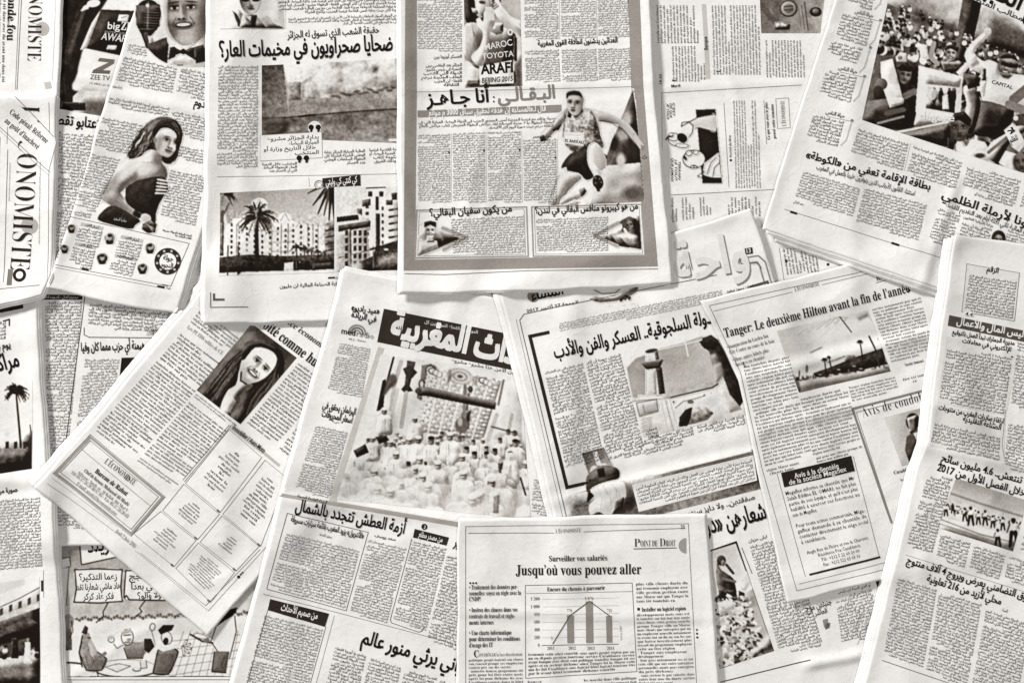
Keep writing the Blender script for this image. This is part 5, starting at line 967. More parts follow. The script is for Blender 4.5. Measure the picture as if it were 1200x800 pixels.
c.poly([(544, -20), (558, -20), (556, 10), (562, 20), (570, 18), (566, 24), (556, 26), (545, 22)], .09); c.poly([(552, 8), (560, 10), (560, 16), (554, 14)], .65)
c.poly([(556, -20), (588, -20), (586, 4), (580, 14), (570, 20), (562, 16), (557, 4)], .72); c.ell(565, 2, 4, 2, .35, 10); c.ell(580, 0, 4, 1.8, .35); c.line([(573, -4), (574, 4)], 1.6, .55)
c.poly([(545, 28), (560, 26), (574, 34), (586, 30), (604, 40), (603, 62), (601, 72), (602, 98), (562, 98), (558, 80), (552, 60), (546, 50)], .36); c.noise(8, .06, 4, [(546, 28), (604, 30), (602, 98), (556, 98)]); c.poly([(578, 26), (590, 26), (590, 36), (582, 40), (576, 36)], .6); c.ell(582, 36, 7, 3, .5, 10)
c.poly([(545, 28), (553, 30), (556, 46), (552, 60), (558, 72), (564, 78), (556, 78), (546, 66), (540, 50)], .72); c.grad((545, 50), .82, (560, 60), .5, [(545, 28), (553, 30), (556, 46), (552, 60), (562, 76), (546, 70)])
c.poly([(568, 12), (578, 16), (580, 26), (574, 40), (572, 56), (568, 72), (562, 78), (552, 66), (562, 54), (566, 38), (560, 30), (558, 22), (562, 20), (566, 24)], .86)
for k in range(4): c.line([(569 + k * 3, 22), (570 + k * 2.6, 8)], 2.6, .86); c.line([(571 + k * 3, 21), (572 + k * 2.6, 9)], .6, .5)
c.poly([(582, -4), (588, 6), (598, 18), (612, 26), (614, 46), (604, 36), (592, 28), (582, 18), (578, 8)], .82); c.line([(590, 10), (604, 26), (612, 34)], 2, .95, .7)
for k in range(3): c.line([(580 + k * 2, 2 + k * 2), (576 + k * 1.4, 6 + k * 2)], 1.6, .45)
c.poly([(602, 40), (606, 44), (606, 70), (601, 72)], .13); c.poly([(562, 77), (603, 69), (602, 97), (562, 99)], .95); c.ell(598, 37, 3, 3.8, .95); c.ell(598, 37, 1.4, 2, .36); c.poly([(600, 70), (602, 69), (600, 80), (598, 86)], .2); c.poly([(546, 92), (562, 92), (562, 99), (545, 100)], .45, soft=2)
p.photo(q, c)
p.head("MAROC", (568, 58), (601, 52), 10.5, 'sab', .93, lay=4, name='shirt_lettering'); p.head("TOYOTA", (565, 68.5), (602, 65), 9.5, 'sab', .93, lay=4, name='shirt_lettering'); p.head("ARAFI", (564, 86), (602, 83.5), 17, 'sax', .05, lay=4, name='bib_lettering'); p.head("BEIJING 2015", (564, 96.5), (601, 94), 8.5, 'sai', .08, lay=4, name='bib_lettering')
for x0, x1, d in ((614, 653, 0), (657, 697, 1), (700, 736, 2)):
    p.text([(x0, -30), (x1, -31), (x1 + 2, 45 - d), (x0 + 1, 46 - d)], 24); p.text([(x0 + 1, 58 - d), (x1 + 2, 57 - d), (x1 + 4, 95 - d), (x0 + 2, 97 - d)], 12)
p.head("العدائين يدشنون انطلاقة القوى المغربية", (630, 53), (724, 49), 9, 'arb', .06, name='subheading'); p.line([(655, -20), (656, 45)], .4, .75); p.line([(698, -20), (700, 45)], .4, .75)
p.line([(488, 107), (740, 101)], .5, .55)
p.head("أنا جـاهـز", (500, 123), (573, 119), 23, 'arb', .05); p.head(":", (577, 119), (580, 119), 15, 'sab', .15); p.head("البـقـالـي", (583, 119), (651, 114.5), 22, 'arb', .5)
p.fill([(489, 129), (658, 122), (658, 131), (489, 137)], .55, 'title_band', 1); p.head("قال لـ«المساء» إن هدفه تحقيق سباق 3000 م موانع", (502, 135), (640, 129.5), 9.5, 'arb', .97, lay=5, name='band_lettering')
p.text([(489, 141), (652, 136), (648, 149), (492, 154)], 3, tone=.25)
for x0, x1, y0 in ((489, 527, 157), (530, 568, 155), (571, 610, 154), (613, 652, 163)): p.text([(x0, y0), (x1, y0 - 1), (x1 + 1, 237), (x0 + 1, 238)], 26 if y0 < 160 else 23); p.line([(x1 + 1.3, y0 - 1), (x1 + 2, 237)], .4, .75); p.fill([(x1 - 2, y0 + 20), (x1, y0 + 20), (x1, y0 + 22), (x1 - 2, y0 + 22)], .1, 'page_mark', 2)
p.head("مراد بنعمر", (624, 161), (646, 160), 4.5, 'arm', .2, name='byline')
q = [(624, 103), (744, 100), (756, 236), (632, 241)]; c = Cv(618, 95, 760, 246, 1.0); c.sh = .45
tri = [(742, 104), (746, 130), (756, 236), (692, 240), (712, 180)]; c.poly(tri, .3); c.noise(12, .22, 5, tri); c.poly([(708, 194), (751, 190), (756, 236), (692, 240)], .76); c.noise(14, .16, 8, [(708, 194), (751, 190), (756, 236), (692, 240)], 2); c.ell(734, 140, 6, 8, .7, soft=.8); c.ell(730, 158, 8, 6, .62, soft=.8); c.ell(728, 188, 5, 9, .75, soft=.7); c.ell(742, 226, 12, 8, .35, soft=.9); c.ell(720, 168, 6, 10, .16, soft=.8); c.ell(744, 172, 6, 16, .16, soft=.8)
c.poly([(703, 140), (724, 145), (712, 180), (706, 172), (702, 155)], .98)
sk = .68
c.poly([(632, 158), (634, 164), (640, 165), (648, 156), (660, 144), (664, 132), (662, 128), (652, 136), (640, 148)], sk); c.poly([(646, 150), (654, 144), (659, 145), (655, 152), (648, 153)], .3); c.line([(634, 156), (648, 142), (660, 130)], 2, .8, .7); c.poly([(632, 160), (637, 157), (640, 163), (634, 166)], .25)
c.poly([(690, 126), (706, 130), (722, 136), (736, 144), (748, 158), (754, 168), (751, 174), (742, 164), (728, 148), (714, 143), (694, 140)], sk); c.line([(692, 128), (712, 132), (730, 141)], 2.4, .8, .7); c.line([(700, 140), (718, 144), (732, 153), (744, 168)], 1.4, .35, .7); c.ell(752, 170, 3.2, 4.6, .6, 25); c.line([(753, 173), (756, 174)], 1.6, .5)
c.poly([(662, 128), (674, 124), (688, 126), (696, 130), (702, 140), (704, 158), (708, 172), (690, 180), (672, 178), (661, 166), (660, 150), (664, 138)], .66); c.grad((662, 140), .5, (704, 150), .66, [(662, 128), (674, 124), (688, 126), (696, 130), (702, 140), (704, 158), (708, 172), (690, 180), (672, 178), (661, 166), (660, 150)], .6); c.noise(4, .13, 3, [(662, 128), (696, 128), (706, 172), (672, 178), (660, 152)]); c.ell(694, 143, 7, 12, .86, -10, soft=1, a=.75); c.ell(676, 140, 9, 6, .78, 0, soft=1, a=.6); [c.ell(664 + (k * 7) % 34, 136 + (k * 11) % 36, 2.2, 1.4, .3, k * 40, .6, soft=.6) for k in range(16)]; c.poly([(660, 146), (672, 140), (686, 146), (684, 156), (662, 154)], .4, .7, 1); c.poly([(664, 168), (690, 172), (706, 170), (690, 180), (672, 178)], .78, .8, 1)
jersey = [(664, 134), (669, 131), (676, 140), (684, 131), (694, 130), (699, 140), (703, 155), (706, 172), (690, 180), (672, 178), (661, 166), (660, 150)]; c.poly(jersey, .60); c.noise(2.6, .34, 17, jersey); c.noise(7, .18, 18, jersey); c.line([(663, 134), (661, 148), (660, 160)], .9, .3, .7); c.line([(693, 130), (699, 142), (703, 156), (706, 171)], 1.1, .3, .7); c.line([(669, 131), (676, 140), (684, 131)], .8, .35, .7)
c.poly([(669, 118), (680, 118), (684, 130), (676, 138), (668, 132)], .5); c.poly([(668, 124), (671, 132), (669, 138), (665, 136)], .12)
fc = [(665, 112), (682, 111), (684, 120), (680, 131), (674, 135), (668, 131), (665, 122)]; c.poly(fc, .68); c.grad((682, 118), .5, (668, 120), .8, fc); c.poly([(664, 115), (664.5, 108), (672, 105.5), (680, 107), (683, 114), (681, 112), (674, 111), (667, 112)], .1, soft=.4); c.noise(1.6, .12, 3, [(664, 115), (664.5, 108), (672, 105.5), (680, 107), (683, 114), (674, 112)]); c.face(673.5, 121, 27, .62, 6, smile=0, light=-1, turn=-.04, base=False); c.ell(684, 117, 1.2, 2.4, .6)
c.poly([(660.5, 154), (685, 155), (684, 171), (661, 167)], .96); c.line([(662, 156), (684, 157)], .6, .7)
c.poly([(672, 178), (690, 177), (694, 190), (696, 206), (687, 210), (678, 202), (664, 201), (658, 196), (663, 186)], .13); c.noise(4, .05, 8, [(672, 178), (690, 177), (694, 190), (696, 206), (687, 210), (658, 196)]); c.poly([(658, 197), (664, 195), (666, 202), (659, 202)], .85); c.poly([(704, 174), (712, 182), (710, 190), (706, 184)], .15)
c.poly([(690, 170), (698, 166), (706, 174), (711, 186), (710, 196), (704, 200), (706, 210), (705, 226), (700, 226), (697, 208), (690, 194), (688, 182)], .88); c.grad((690, 180), .92, (710, 186), .62, [(698, 166), (706, 174), (711, 186), (710, 196), (704, 200), (696, 190)]); c.ell(701, 213, 6.2, 8.4, .14, -15); c.poly([(698, 214), (704, 212), (703, 224), (700, 224)], .12); c.poly([(697, 216), (700, 226), (706, 224), (706, 218), (703, 230), (698, 228)], .9)
for a, b in ((698, 208), (703, 209), (705, 213), (698, 214)): c.ell(a, b, 1.1, 1.1, .5)
c.poly([(658, 200), (676, 202), (682, 208), (676, 214), (666, 224), (658, 238), (643, 239), (646, 226), (652, 212)], .72); c.line([(655, 206), (648, 226), (646, 238)], 3, .76, .7); c.line([(676, 210), (664, 223), (657, 237)], 1.6, .45, .5); c.line([(654, 206), (647, 224), (643, 238)], 1, .45, .5)
c.poly([(660, 230), (672, 224), (682, 220), (687, 226), (680, 232), (668, 237), (656, 239)], .74); c.poly([(678, 222), (685, 219), (688, 224), (682, 230)], .42); c.poly([(664, 238), (674, 233), (680, 236), (676, 240), (664, 241)], .75); c.noise(5, .05, 12, [(640, 200), (690, 200), (690, 240), (640, 240)])
p.photo(q, c, cut=True); p.fill([(744, 157), (748, 160), (752, 166), (755, 170), (754, 174), (750, 174), (746, 168), (743, 160)], .78, 'printed_hand', 3); p.fill([(751, 169), (755, 171), (755, 175), (752, 175)], .5, 'printed_hand', 4)
p.head("EL BAKKALI", (662, 165.5), (684, 168), 5, 'sab', .1, lay=4, name='bib_lettering'); p.head("م ع", (754, 183), (757, 186), 6, 'arb', .2, name='page_note')
for q in ([(488, 246), (617, 242), (619, 300), (486, 302)], [(623, 242), (752, 239), (756, 299), (625, 300)]): p.frame(q, 1.6, .62); q2 = np.array(q, float); q2 = q2.mean(0) + (q2 - q2.mean(0)) * [.955, .92]; p.frame(q2, .5, .6)
p.head("من يكون سفيان البقالي؟", (503, 253), (600, 247.5), 12, 'arb', .12); p.head("من هو كيبروتو منافس البقالي في لندن؟", (627, 250), (748, 244.5), 11, 'arb', .12)
p.text([(528, 256), (614, 252), (615, 296), (531, 299)], 13); p.text([(628, 256), (713, 253), (713, 294), (630, 297)], 13)
c = Cv(484, 252, 552, 302, 1.0); c.poly([(489, 262), (500, 258), (519, 268), (540, 279), (520, 288), (489, 300)], .5, soft=1); c.noise(6, .2, 4, [(489, 262), (500, 258), (519, 268), (540, 279), (520, 288), (489, 300)]); c.poly([(515, 270), (536, 280), (518, 286)], .2, .8, 1); c.poly([(489, 284), (498, 281), (512, 282), (514, 290), (489, 300)], .82); c.face(504, 270, 15, .76, 0); c.poly([(497, 266), (497, 260), (504, 258), (511, 260), (511, 266), (504, 263)], .1); c.poly([(500, 276), (508, 276), (509, 284), (499, 284)], .74)
for w, v in ((4.4, .5), (2.6, .9), (1.2, .5)): c.line([(519, 267), (546, 278), (520, 292)], w, v)
p.photo([(488, 256), (550, 254), (551, 300), (488, 301)], c, cut=True)
c = Cv(690, 248, 756, 300, 1.0); c.poly([(698, 276), (724, 262), (734, 254), (750, 252), (752, 292), (722, 286)], .55); c.noise(4, .2, 6, [(702, 276), (724, 262), (734, 254), (750, 252), (752, 292), (722, 286)]); c.poly([(728, 258), (738, 253), (746, 256), (748, 264), (740, 270), (730, 266)], .15); c.face(738, 264, 13, .42, -14); c.poly([(720, 276), (734, 272), (748, 276), (750, 292), (726, 288)], .7, .8, 1); c.poly([(716, 274), (728, 278), (738, 290), (726, 288)], .3); c.line([(724, 262), (734, 258), (730, 270)], 3, .35); c.line([(732, 268), (738, 278)], 2.6, .93)
for w, v in ((4.4, .5), (2.6, .9), (1.2, .5)): c.line([(725, 261), (697, 276), (724, 288)], w, v)
p.photo([(692, 250), (752, 249), (755, 298), (692, 299)], c, cut=True)

# ------------------------------------------------------------------ hotel page
p = Paper("newspaper", "French newspaper page with a low hotel photo above a black company notice",
          [(820, 352), (850, 412), (866, 445), (886, 545), (922, 707)], [(1076, 291), (1106, 352), (1122, 390), (1142, 484), (1180, 645)], 91,
          folds=[((866, 446), (1125, 382), 4.4, 5, 'v'), ((866, 432), (1125, 370), -1.6, 6), ((884, 506), (1010, 474), 3.0, 7), ((900, 610), (1060, 572), .8, 7), ((884, 460), (920, 640), .8, 5)], crump=1.15, lift=1.4)
p.line([(831, 358), (1030, 314)], .55, .4); p.line([(836, 364.5), (929, 342)], .5, .45); p.line([(964, 333.5), (1040, 315)], .5, .45); p.line([(831, 358), (868, 436), (893, 548), (934, 692), (1080, 657)], .6, .45); p.line([(937, 684), (1080, 649)], .5, .5)
p.head("L'ÉCONOMISTE", (932, 341.5), (961, 334.5), 7, 'sr', .2, name='masthead'); p.head("Tanger: Le deuxième Hilton avant la fin de l'année", (850, 395.5), (1068, 342), 16, 'sb', .04)
p.head("Rivière de mots", (1028, 329), (1076, 317), 10, 'sit', .12, name='kicker'); p.line([(1028, 331), (1080, 318)], .6, .3)
p.disc((1067, 340), 1.6, .1, 'page_mark', 2); p.disc((1066, 336), 1.1, .2, 'page_mark', 2)
for t, a, b in (("• Inauguration du Garden Inn", (852.5, 409), (901, 395)), ("City Center au cours de la baie", (855.5, 415), (908.5, 401)), ("• Deux autres hôtels plus", (859.5, 424), (902, 412)), ("business en chantier", (863, 429.5), (897, 420))): p.head(t, a, b, 7, 'sr', .12, name='subheading')
q = [(910.5, 387.5), (1018, 363), (1045, 435), (936.6, 460)]; c = Cv(904, 355, 1052, 468, .86); c.sh = .3; c.sm = False
c.grad((915, 390), .80, (1000, 420), .95); c.noise(26, .04, 3)
for k in range(11): c.line([(936 + k * 5.4, 392 - k * 1.6), (948 + k * 4.6, 386 - k * 1.4), (984 - k * .6, 370 + k * .2)], 1.6, .97 if k % 2 else .70, .7)
c.line([(985, 371), (999, 389)], 1.2, .3); c.poly([(1003, 369), (1017, 363), (1020, 370), (1008, 376)], .62, .8, 1); c.line([(951, 413), (964, 407)], 2, .5, .7); c.line([(1016, 366), (1035, 392)], .8, .7)
bd = [(954, 437), (972, 431), (1004, 418), (1040, 405), (1045, 428), (1000, 436), (955, 444)]; c.poly(bd, .17); c.noise(4, .12, 6, bd); c.line([(954, 436), (1004, 417), (1040, 405)], 1.8, .95); c.poly([(970, 422), (992, 414), (994, 418), (971, 427)], .93); c.poly([(994, 416), (1003, 416), (1004, 420), (990, 423)], .5)
c.poly([(930, 444), (955, 440), (1000, 436), (1043, 426), (1046, 436), (937, 462)], .58); c.noise(6, .06, 7, [(930, 444), (1043, 426), (1046, 436), (937, 462)], 3); c.poly([(929, 438), (936, 444), (939, 458), (934, 460)], .25, .7, 1)
R = random.Random(7)
for k in range(30): x = 932 + R.random() * 110; y = 446 - (x - 932) * .145; c.ell(x, y - 2, R.uniform(.7, 1.4), R.uniform(1.2, 2.8), R.uniform(.08, .4)); c.ell(x + R.uniform(-3, 3), y, R.uniform(1, 4), R.uniform(.6, 1.3), R.uniform(.15, .45), a=.7)
for x, y in ((962, 440), (984, 434), (1002, 430), (1010, 433)): c.ell(x, y, 4.5, 2, .13); c.ell(x, y - 1, 2.4, .8, .6)
for x, y, r, b in ((967, 421, 4, 442), (1009, 400, 4, 421), (1036, 396, 6, 424), (972, 418, 2.4, 430)): c.taper((x, y), (x + 3, b), 1.1, 1.5, .14); c.ell(x, y, r * .7, r * .45, .18); [c.line([(x, y), (x + r * math.cos(a), y + r * .6 * math.sin(a) + 1)], .8, .15) for a in (0, .8, 2.2, 3.1, 4.2, 5.3)]
c.line([(1020, 394), (1028, 412), (1032, 430)], 1.8, .22); c.line([(1036, 402), (1040, 424)], 1.4, .6); c.ell(1035, 395, 3.6, 4, .14); c.ell(946, 432, 1.8, 5, .5); c.ell(937, 438, 1, 5, .4)
p.photo(q, c); p.head("HILTON GARDEN INN", (971, 426), (992, 418), 3.4, 'sab', .15, lay=4, name='sign_lettering')
p.text([(871, 428), (925, 416), (952, 533), (897, 547)], 28, 'fr'); p.head("L", (872, 430), (875, 429), 9, 'sb', .1, name='drop_cap'); p.text([(938, 466), (993, 453), (1010, 520), (953, 534)], 16, 'fr'); p.text([(1022, 361), (1080, 347), (1098, 413), (1046, 425)], 17, 'fr'); p.text([(995, 453), (1050, 440), (1055, 458), (1000, 471)], 5, 'fr'); p.head("Yassine Ammouri", (1062, 429), (1084, 424), 5, 'sb', .15, name='byline'); p.text([(1054, 444), (1090, 435), (1092, 444), (1056, 453)], 2, 'fr', align='c')
p.text([(898, 549), (953, 536), (955, 545), (900, 558)], 2, 'fr'); p.text([(956, 535), (1011, 521), (1013, 529), (958, 543)], 2, 'fr')
p.line([(1040, 596), (1000, 479), (1110, 451)], 2.6, .5); p.line([(1046, 612), (1040, 596)], 2.6, .5); p.line([(1044, 604), (1004.5, 483), (1110, 456)], .6, .5)
p.head("Avis de condoléances", (1012.5, 489), (1114, 461.5), 17, 'sr', .15, track=.05)
q = [(1037, 489), (1090, 476), (1112, 533), (1058, 546)]; c = Cv(1030, 470, 1116, 550, .8); c.grad((1042, 500), .88, (1070, 500), .62); c.noise(12, .05, 3); c.ell(1071, 494, 8, 10, .14); c.poly([(1064, 490), (1076, 486), (1076, 506), (1068, 508)], .4); c.poly([(1064, 512), (1074, 504), (1090, 500), (1110, 532), (1068, 544), (1062, 528)], .1); c.poly([(1072, 508), (1078, 506), (1080, 524)], .8); c.ell(1069, 500, 2, 4, .5)
p.photo(q, c); p.text([(1046, 558), (1110, 542), (1114, 556), (1050, 572)], 3, 'fr', align='c'); p.text([(1050, 584), (1114, 568), (1120, 590), (1058, 606)], 4, 'fr', align='c'); p.head("Casablanca, le 2 juin", (1049, 556), (1094, 545), 6, 'sb', .15, name='caption')
p.fill([(915.7, 554), (998.6, 534), (1003, 552), (919.5, 571)], .11, 'notice_band', 2); p.head("Avis à la clientèle", (932, 560.5), (984, 548), 8.5, 'sab', .96, lay=5, name='notice_lettering'); p.head("de la société Megaflex", (925.5, 568.3), (993, 552), 8.5, 'sab', .96, lay=5, name='notice_lettering')
p.line([(911, 555), (944, 675)], .6, .45); p.line([(1001, 535), (1031, 651)], .6, .45); p.line([(950, 673), (1031.5, 653)], 2.4, .12)
for k, t in enumerate(["Megaflex informe sa clientèle que Mr", "Salah Eddine EL OMARI, ne fait plus", "partie de son équipe, et qu'il n'est plus", "habilité à exercer ses fonctions au", "sein de Megaflex.", None, "Pour toute action commerciale, Méga-", "gaflex demande à sa clientèle de", "contacter directement le siège social", "à casablanca."]):
    if t: f = .36 if t.endswith('.') and k != 6 else 1; a = np.array((921.3, 580.5)) + np.array((2.05, 6.35)) * k; b = a + np.array((81, -18.5)) * f; p.head(t, a, b, 6.6, 'sa' , .12, name='notice_line')
for k, (t, w) in enumerate((("Angle Rue de l'Isère et rue la Charente", 1), ("Résidence Poa Casablanca", .68), ("Tél : +212 5 22 60 20 00", .62), ("Fax : +212 522 63 03 16", .6))): m = np.array((982.5, 640.5)) + np.array((1.6, 5.9)) * k; d = np.array((36, -9.0)) * w; p.head(t, m - d, m + d, 5.8, 'sa', .15, name='notice_line')

# ------------------------------------------------------------------ crowd page, top right
p = Paper("newspaper", "tilted newspaper with a large photo of a cheering street crowd, top right corner",
          [(1012, -112), (979, 0), (936, 132), (893, 268)], [(1374, 8), (1310, 215), (1258, 392)], 101, folds=[((1124, 208), (1078, 340), 2.4, 4), ((1134, 212), (1088, 344), -1.4, 5), ((950, 30), (1040, 52), 1.6, 5), ((960, 160), (1060, 190), .6, 8)], inner=[(4, 5), (10, 9), (14, 15)], lift=1.5)
q = [(1052, -45), (1330, 90), (1292, 232), (1011, 140)]; c = Cv(1004, -60, 1300, 240, .4); c.noise(10, .2, 3)
def ph(u, v): return bil(np.array(q, float), [u], [v])[0]
c.poly([ph(0, 0), ph(1, 0), ph(1, .26), ph(0, .26)], .72); c.noise(16, .22, 9, [ph(0, 0), ph(1, 0), ph(1, .26), ph(0, .26)]); c.poly([ph(.28, -.1), ph(.36, -.05), ph(.36, .5), ph(.3, .5)], .12); c.poly([ph(.36, .0), ph(1, 0), ph(1, .12), ph(.4, .26)], .3, .9, 2); c.poly([ph(.5, 0), ph(1, -.1), ph(1, .1), ph(.55, .05)], .82, .8, 2)
crowd(c, 330, lambda u, v: tuple(ph(u, .22 + v * .30)), 2.0, 4.6, 8)
c.noise(3, .08, 2)
R = random.Random(9); crowd(c, 60, lambda u, v: tuple(ph(.28 + .72 * u, .46 + v * .25)), 5, 8, 19)
crowd(c, 26, lambda u, v: tuple(ph(.30 + .7 * u, .78 + v * .3)), 8, 12, 23)
# foreground figures
c.poly([(1033, 68), (1058, 66), (1078, 78), (1080, 100), (1070, 150), (1004, 140), (1014, 120)], .13, soft=1); c.poly([(1018, 118), (1060, 112), (1068, 146), (1030, 154), (1010, 140)], .2); c.noise(5, .07, 7, [(1018, 100), (1066, 100), (1066, 150), (1010, 150)])
c.line([(1030, 144), (1060, 136)], 3, .5); c.line([(1028, 146), (1058, 142)], 1.4, .15); c.line([(1040, 132), (1060, 128)], 6, .33)
c.poly([(1033, 72), (1047, 68), (1060, 118), (1044, 126), (1034, 98)], .94); c.ell(1046, 92, 4, 6, .82, 0, .7, .5); c.poly([(1044, 114), (1062, 114), (1060, 121), (1046, 125)], .88).line([(1046, 123), (1060, 120), (1061, 115)], .9, .4); c.ell(1034, 98, 7, 7, .4); c.ell(1030, 108, 6, 8, .2)
c.poly([(1050, 74), (1062, 70), (1070, 80), (1066, 92), (1054, 92)], .1); c.face(1062, 88, 20, .42, 14, smile=0); c.poly([(1050, 78), (1058, 72), (1070, 78), (1068, 84), (1056, 82)], .08); c.line([(1062, 112), (1074, 106), (1086, 110)], 8, .4); c.ell(1078, 108, 6, 5, .42); c.line([(1070, 100), (1080, 104)], 3, .2)
c.poly([(1051, 66), (1056, 60), (1064, 62), (1064, 72), (1052, 72)], .88); c.ell(1056, 67, 3, 2.4, .5)
c.poly([(1078, 76), (1130, 89), (1126, 150), (1082, 142), (1074, 130)], .96); c.poly([(1088, 100), (1122, 102), (1120, 132), (1086, 126)], .5); c.noise(4, .3, 4, [(1088, 100), (1122, 102), (1120, 132), (1086, 126)]); c.poly([(1080, 78), (1128, 91), (1126, 102), (1086, 98)], .8)
for x in (1096, 1104, 1114, 1119): c.ell(x, 112, 3, 8, .12); c.ell(x, 104, 1.8, 2, .4)
c.poly([(1106, 112), (1112, 110), (1114, 128), (1106, 128)], .9); c.ell(1094, 110, 5, 7, .9, 0, .8); c.poly([(1076, 128), (1120, 136), (1122, 146), (1072, 146)], .8)
c.poly([(1052, 158), (1112, 144), (1116, 148), (1114, 172), (1064, 162)], .22); c.noise(4, .06, 12, [(1052, 158), (1112, 144), (1116, 148), (1114, 172)]); c.line([(1044, 156), (1080, 149), (1114, 142)], 2.4, .93)
c.ell(1102, 60, 4, 4, .6, 0, .6); c.face(1116, 62, 17, .62, 6); c.poly([(1108, 58), (1110, 52), (1118, 51), (1125, 55), (1124, 60), (1116, 56)], .12); c.line([(1096, 50), (1092, 66), (1100, 74)], 6, .6); c.poly([(1104, 72), (1128, 72), (1134, 82), (1108, 84)], .3)
c.poly([(1078, 50), (1088, 52), (1090, 70), (1080, 66)], .95); c.poly([(1122, 84), (1136, 70), (1140, 74), (1128, 90)], .95)
c.poly([(1132, 64), (1140, 50), (1156, 36), (1162, 34), (1160, 42), (1148, 54), (1144, 62), (1152, 70), (1162, 74), (1156, 86), (1140, 80)], .88); c.poly([(1134, 66), (1144, 62), (1150, 74), (1140, 78)], .75, .7, 1); c.ell(1159, 36, 4.5, 4.5, .78)
c.poly([(1154, 74), (1168, 72), (1184, 84), (1204, 88), (1222, 96), (1210, 124), (1180, 124), (1152, 116)], .95); c.noise(9, .05, 8, [(1154, 74), (1222, 96), (1210, 124), (1152, 116)]); c.line([(1158, 90), (1154, 112)], 2, .7); c.poly([(1152, 78), (1157, 80), (1157, 94), (1151, 94)], .35)
c.face(1181, 76, 27, .52, 10); c.poly([(1172, 66), (1178, 60), (1190, 62), (1196, 72), (1188, 68), (1176, 68)], .14); c.poly([(1174, 70), (1184, 73), (1195, 74), (1194, 79), (1186, 79), (1175, 75)], .06); c.poly([(1172, 84), (1190, 86), (1184, 92), (1176, 90)], .3, .8, 1)
c.poly([(1150, 118), (1180, 124), (1190, 130), (1184, 150), (1172, 160), (1140, 156), (1146, 140)], .13); c.noise(6, .06, 4, [(1150, 118), (1190, 130), (1172, 160), (1140, 156)])
c.poly([(1130, 102), (1142, 100), (1150, 116), (1148, 136), (1140, 156), (1128, 146), (1134, 122)], .48); c.poly([(1148, 96), (1156, 96), (1154, 108), (1146, 106)], .95); c.poly([(1130, 84), (1148, 88), (1150, 100), (1136, 104)], .16); c.line([(1190, 116), (1210, 100), (1222, 92)], 12, .45); c.line([(1184, 122), (1200, 128), (1216, 126)], 10, .5)
c.face(1126, 150, 30, .34, 0, smile=0); c.poly([(1114, 142), (1120, 132), (1132, 130), (1140, 140), (1138, 148), (1126, 140)], .06); c.poly([(1112, 160), (1120, 168), (1118, 180), (1112, 176)], .1)
c.poly([(1132, 176), (1140, 162), (1156, 166), (1170, 190), (1150, 194), (1130, 186)], .9); c.noise(5, .1, 9, [(1132, 176), (1140, 162), (1156, 166), (1170, 190), (1150, 194)]); c.ell(1150, 182, 6, 3, .3, soft=.6)
c.poly([(1158, 176), (1164, 166), (1180, 156), (1196, 146), (1204, 152), (1184, 168), (1176, 190), (1160, 186)], .6); c.line([(1160, 178), (1182, 160)], 4, .36, .8); c.poly([(1172, 190), (1180, 176), (1200, 182), (1210, 204), (1190, 204)], .93); c.face(1198, 190, 24, .36, -8, smile=0)
c.poly([(1178, 152), (1190, 142), (1204, 168), (1196, 178), (1188, 172)], .96); c.ell(1196, 140, 9, 7, .3, soft=.4); c.ell(1192, 138, 3, 3, .85)
p.photo(q, c)
p.head("dégage", (1078, 139), (1120, 142), 13, 'sab', .97, lay=4, name='sign_lettering'); p.head("CAPITAL", (1163, 97), (1188, 104), 6, 'sab', .15, lay=4, name='shirt_lettering')
for k, t in enumerate(("لا", "للظلم")): p.head(t, (1184 + k * 2, 158 + k * 9), (1192 + k * 3, 153 + k * 10), 9, 'arb', .08, lay=4, name='sign_lettering')
p.head("قوة الشارع الكبير", (1140, -14), (1310, 66), 34, 'arb', .05); p.head("لا تراجع ولا استسلام لمطالب المتظاهرين", (1120, -10), (1286, 62), 9, 'arm', .12, name='kicker')
for k, (x, y) in enumerate(((1030, -22), (1024, 20), (1012, 52), (1005, 86), (990, 138))):
    if k != 2: p.head("حياة الناس", (x - 22, y - 5.5), (x, y), 6.5, 'arm', .12, name='subheading'); p.line([(x - 20, y - 2), (x + 8, y + 4)], .5, .5)
    n = 8 if k not in (2,) else 5
    p.text([(x - 36, y - 5), (x, y + 4), (x - 8, y + 4 + n * 3.8), (x - 45, y - 6 + n * 3.8)], n); p.line([(x + 8, y + 6), (x + 2, y + 26), (x - 4, y + 32)], 1.6, .8); p.fill([(x + 8, y + 1), (x + 11, y + 2), (x + 10, y + 5), (x + 7, y + 4)], .5, 'page_mark', 2)
p.text([(1007, 150), (1066, 168), (1059, 200), (996, 181)], 9); p.text([(1072, 170), (1130, 189), (1121, 221), (1063, 204)], 9); p.text([(1136, 191), (1198, 211), (1190, 243), (1127, 224)], 9); p.text([(1204, 213), (1262, 232), (1252, 264), (1196, 245)], 9)
p.line([(1068, 168), (1061, 200)], .4, .7); p.head("بطاقة الإقامة تعفي من «الكوطة»", (944, 184.5), (1091, 222.5), 12.5, 'arb', .05); p.head("استثناء القانون للأجانب الذين يتوفرون عليها بالعمل في المغرب", (957, 197.5), (1073, 229), 8, 'arm', .1, name='kicker')
p.text([(942, 200), (1009, 220), (1000, 254), (931, 233)], 10); p.text([(1014, 219), (1088, 239), (1077, 282), (1003, 262)], 11); p.head("سعيد الفيلالي", (930, 237), (942, 240.5), 4, 'arm', .2, name='byline')
p.head("مليونا لأرملة الظلمي", (1104, 231), (1222, 272), 13.5, 'arb', .05); p.head("المساعدات المالية تأتي ثلاثة أيام بعد التقديم للقضاء", (1109, 241), (1226, 282), 8, 'arm', .1, name='kicker')
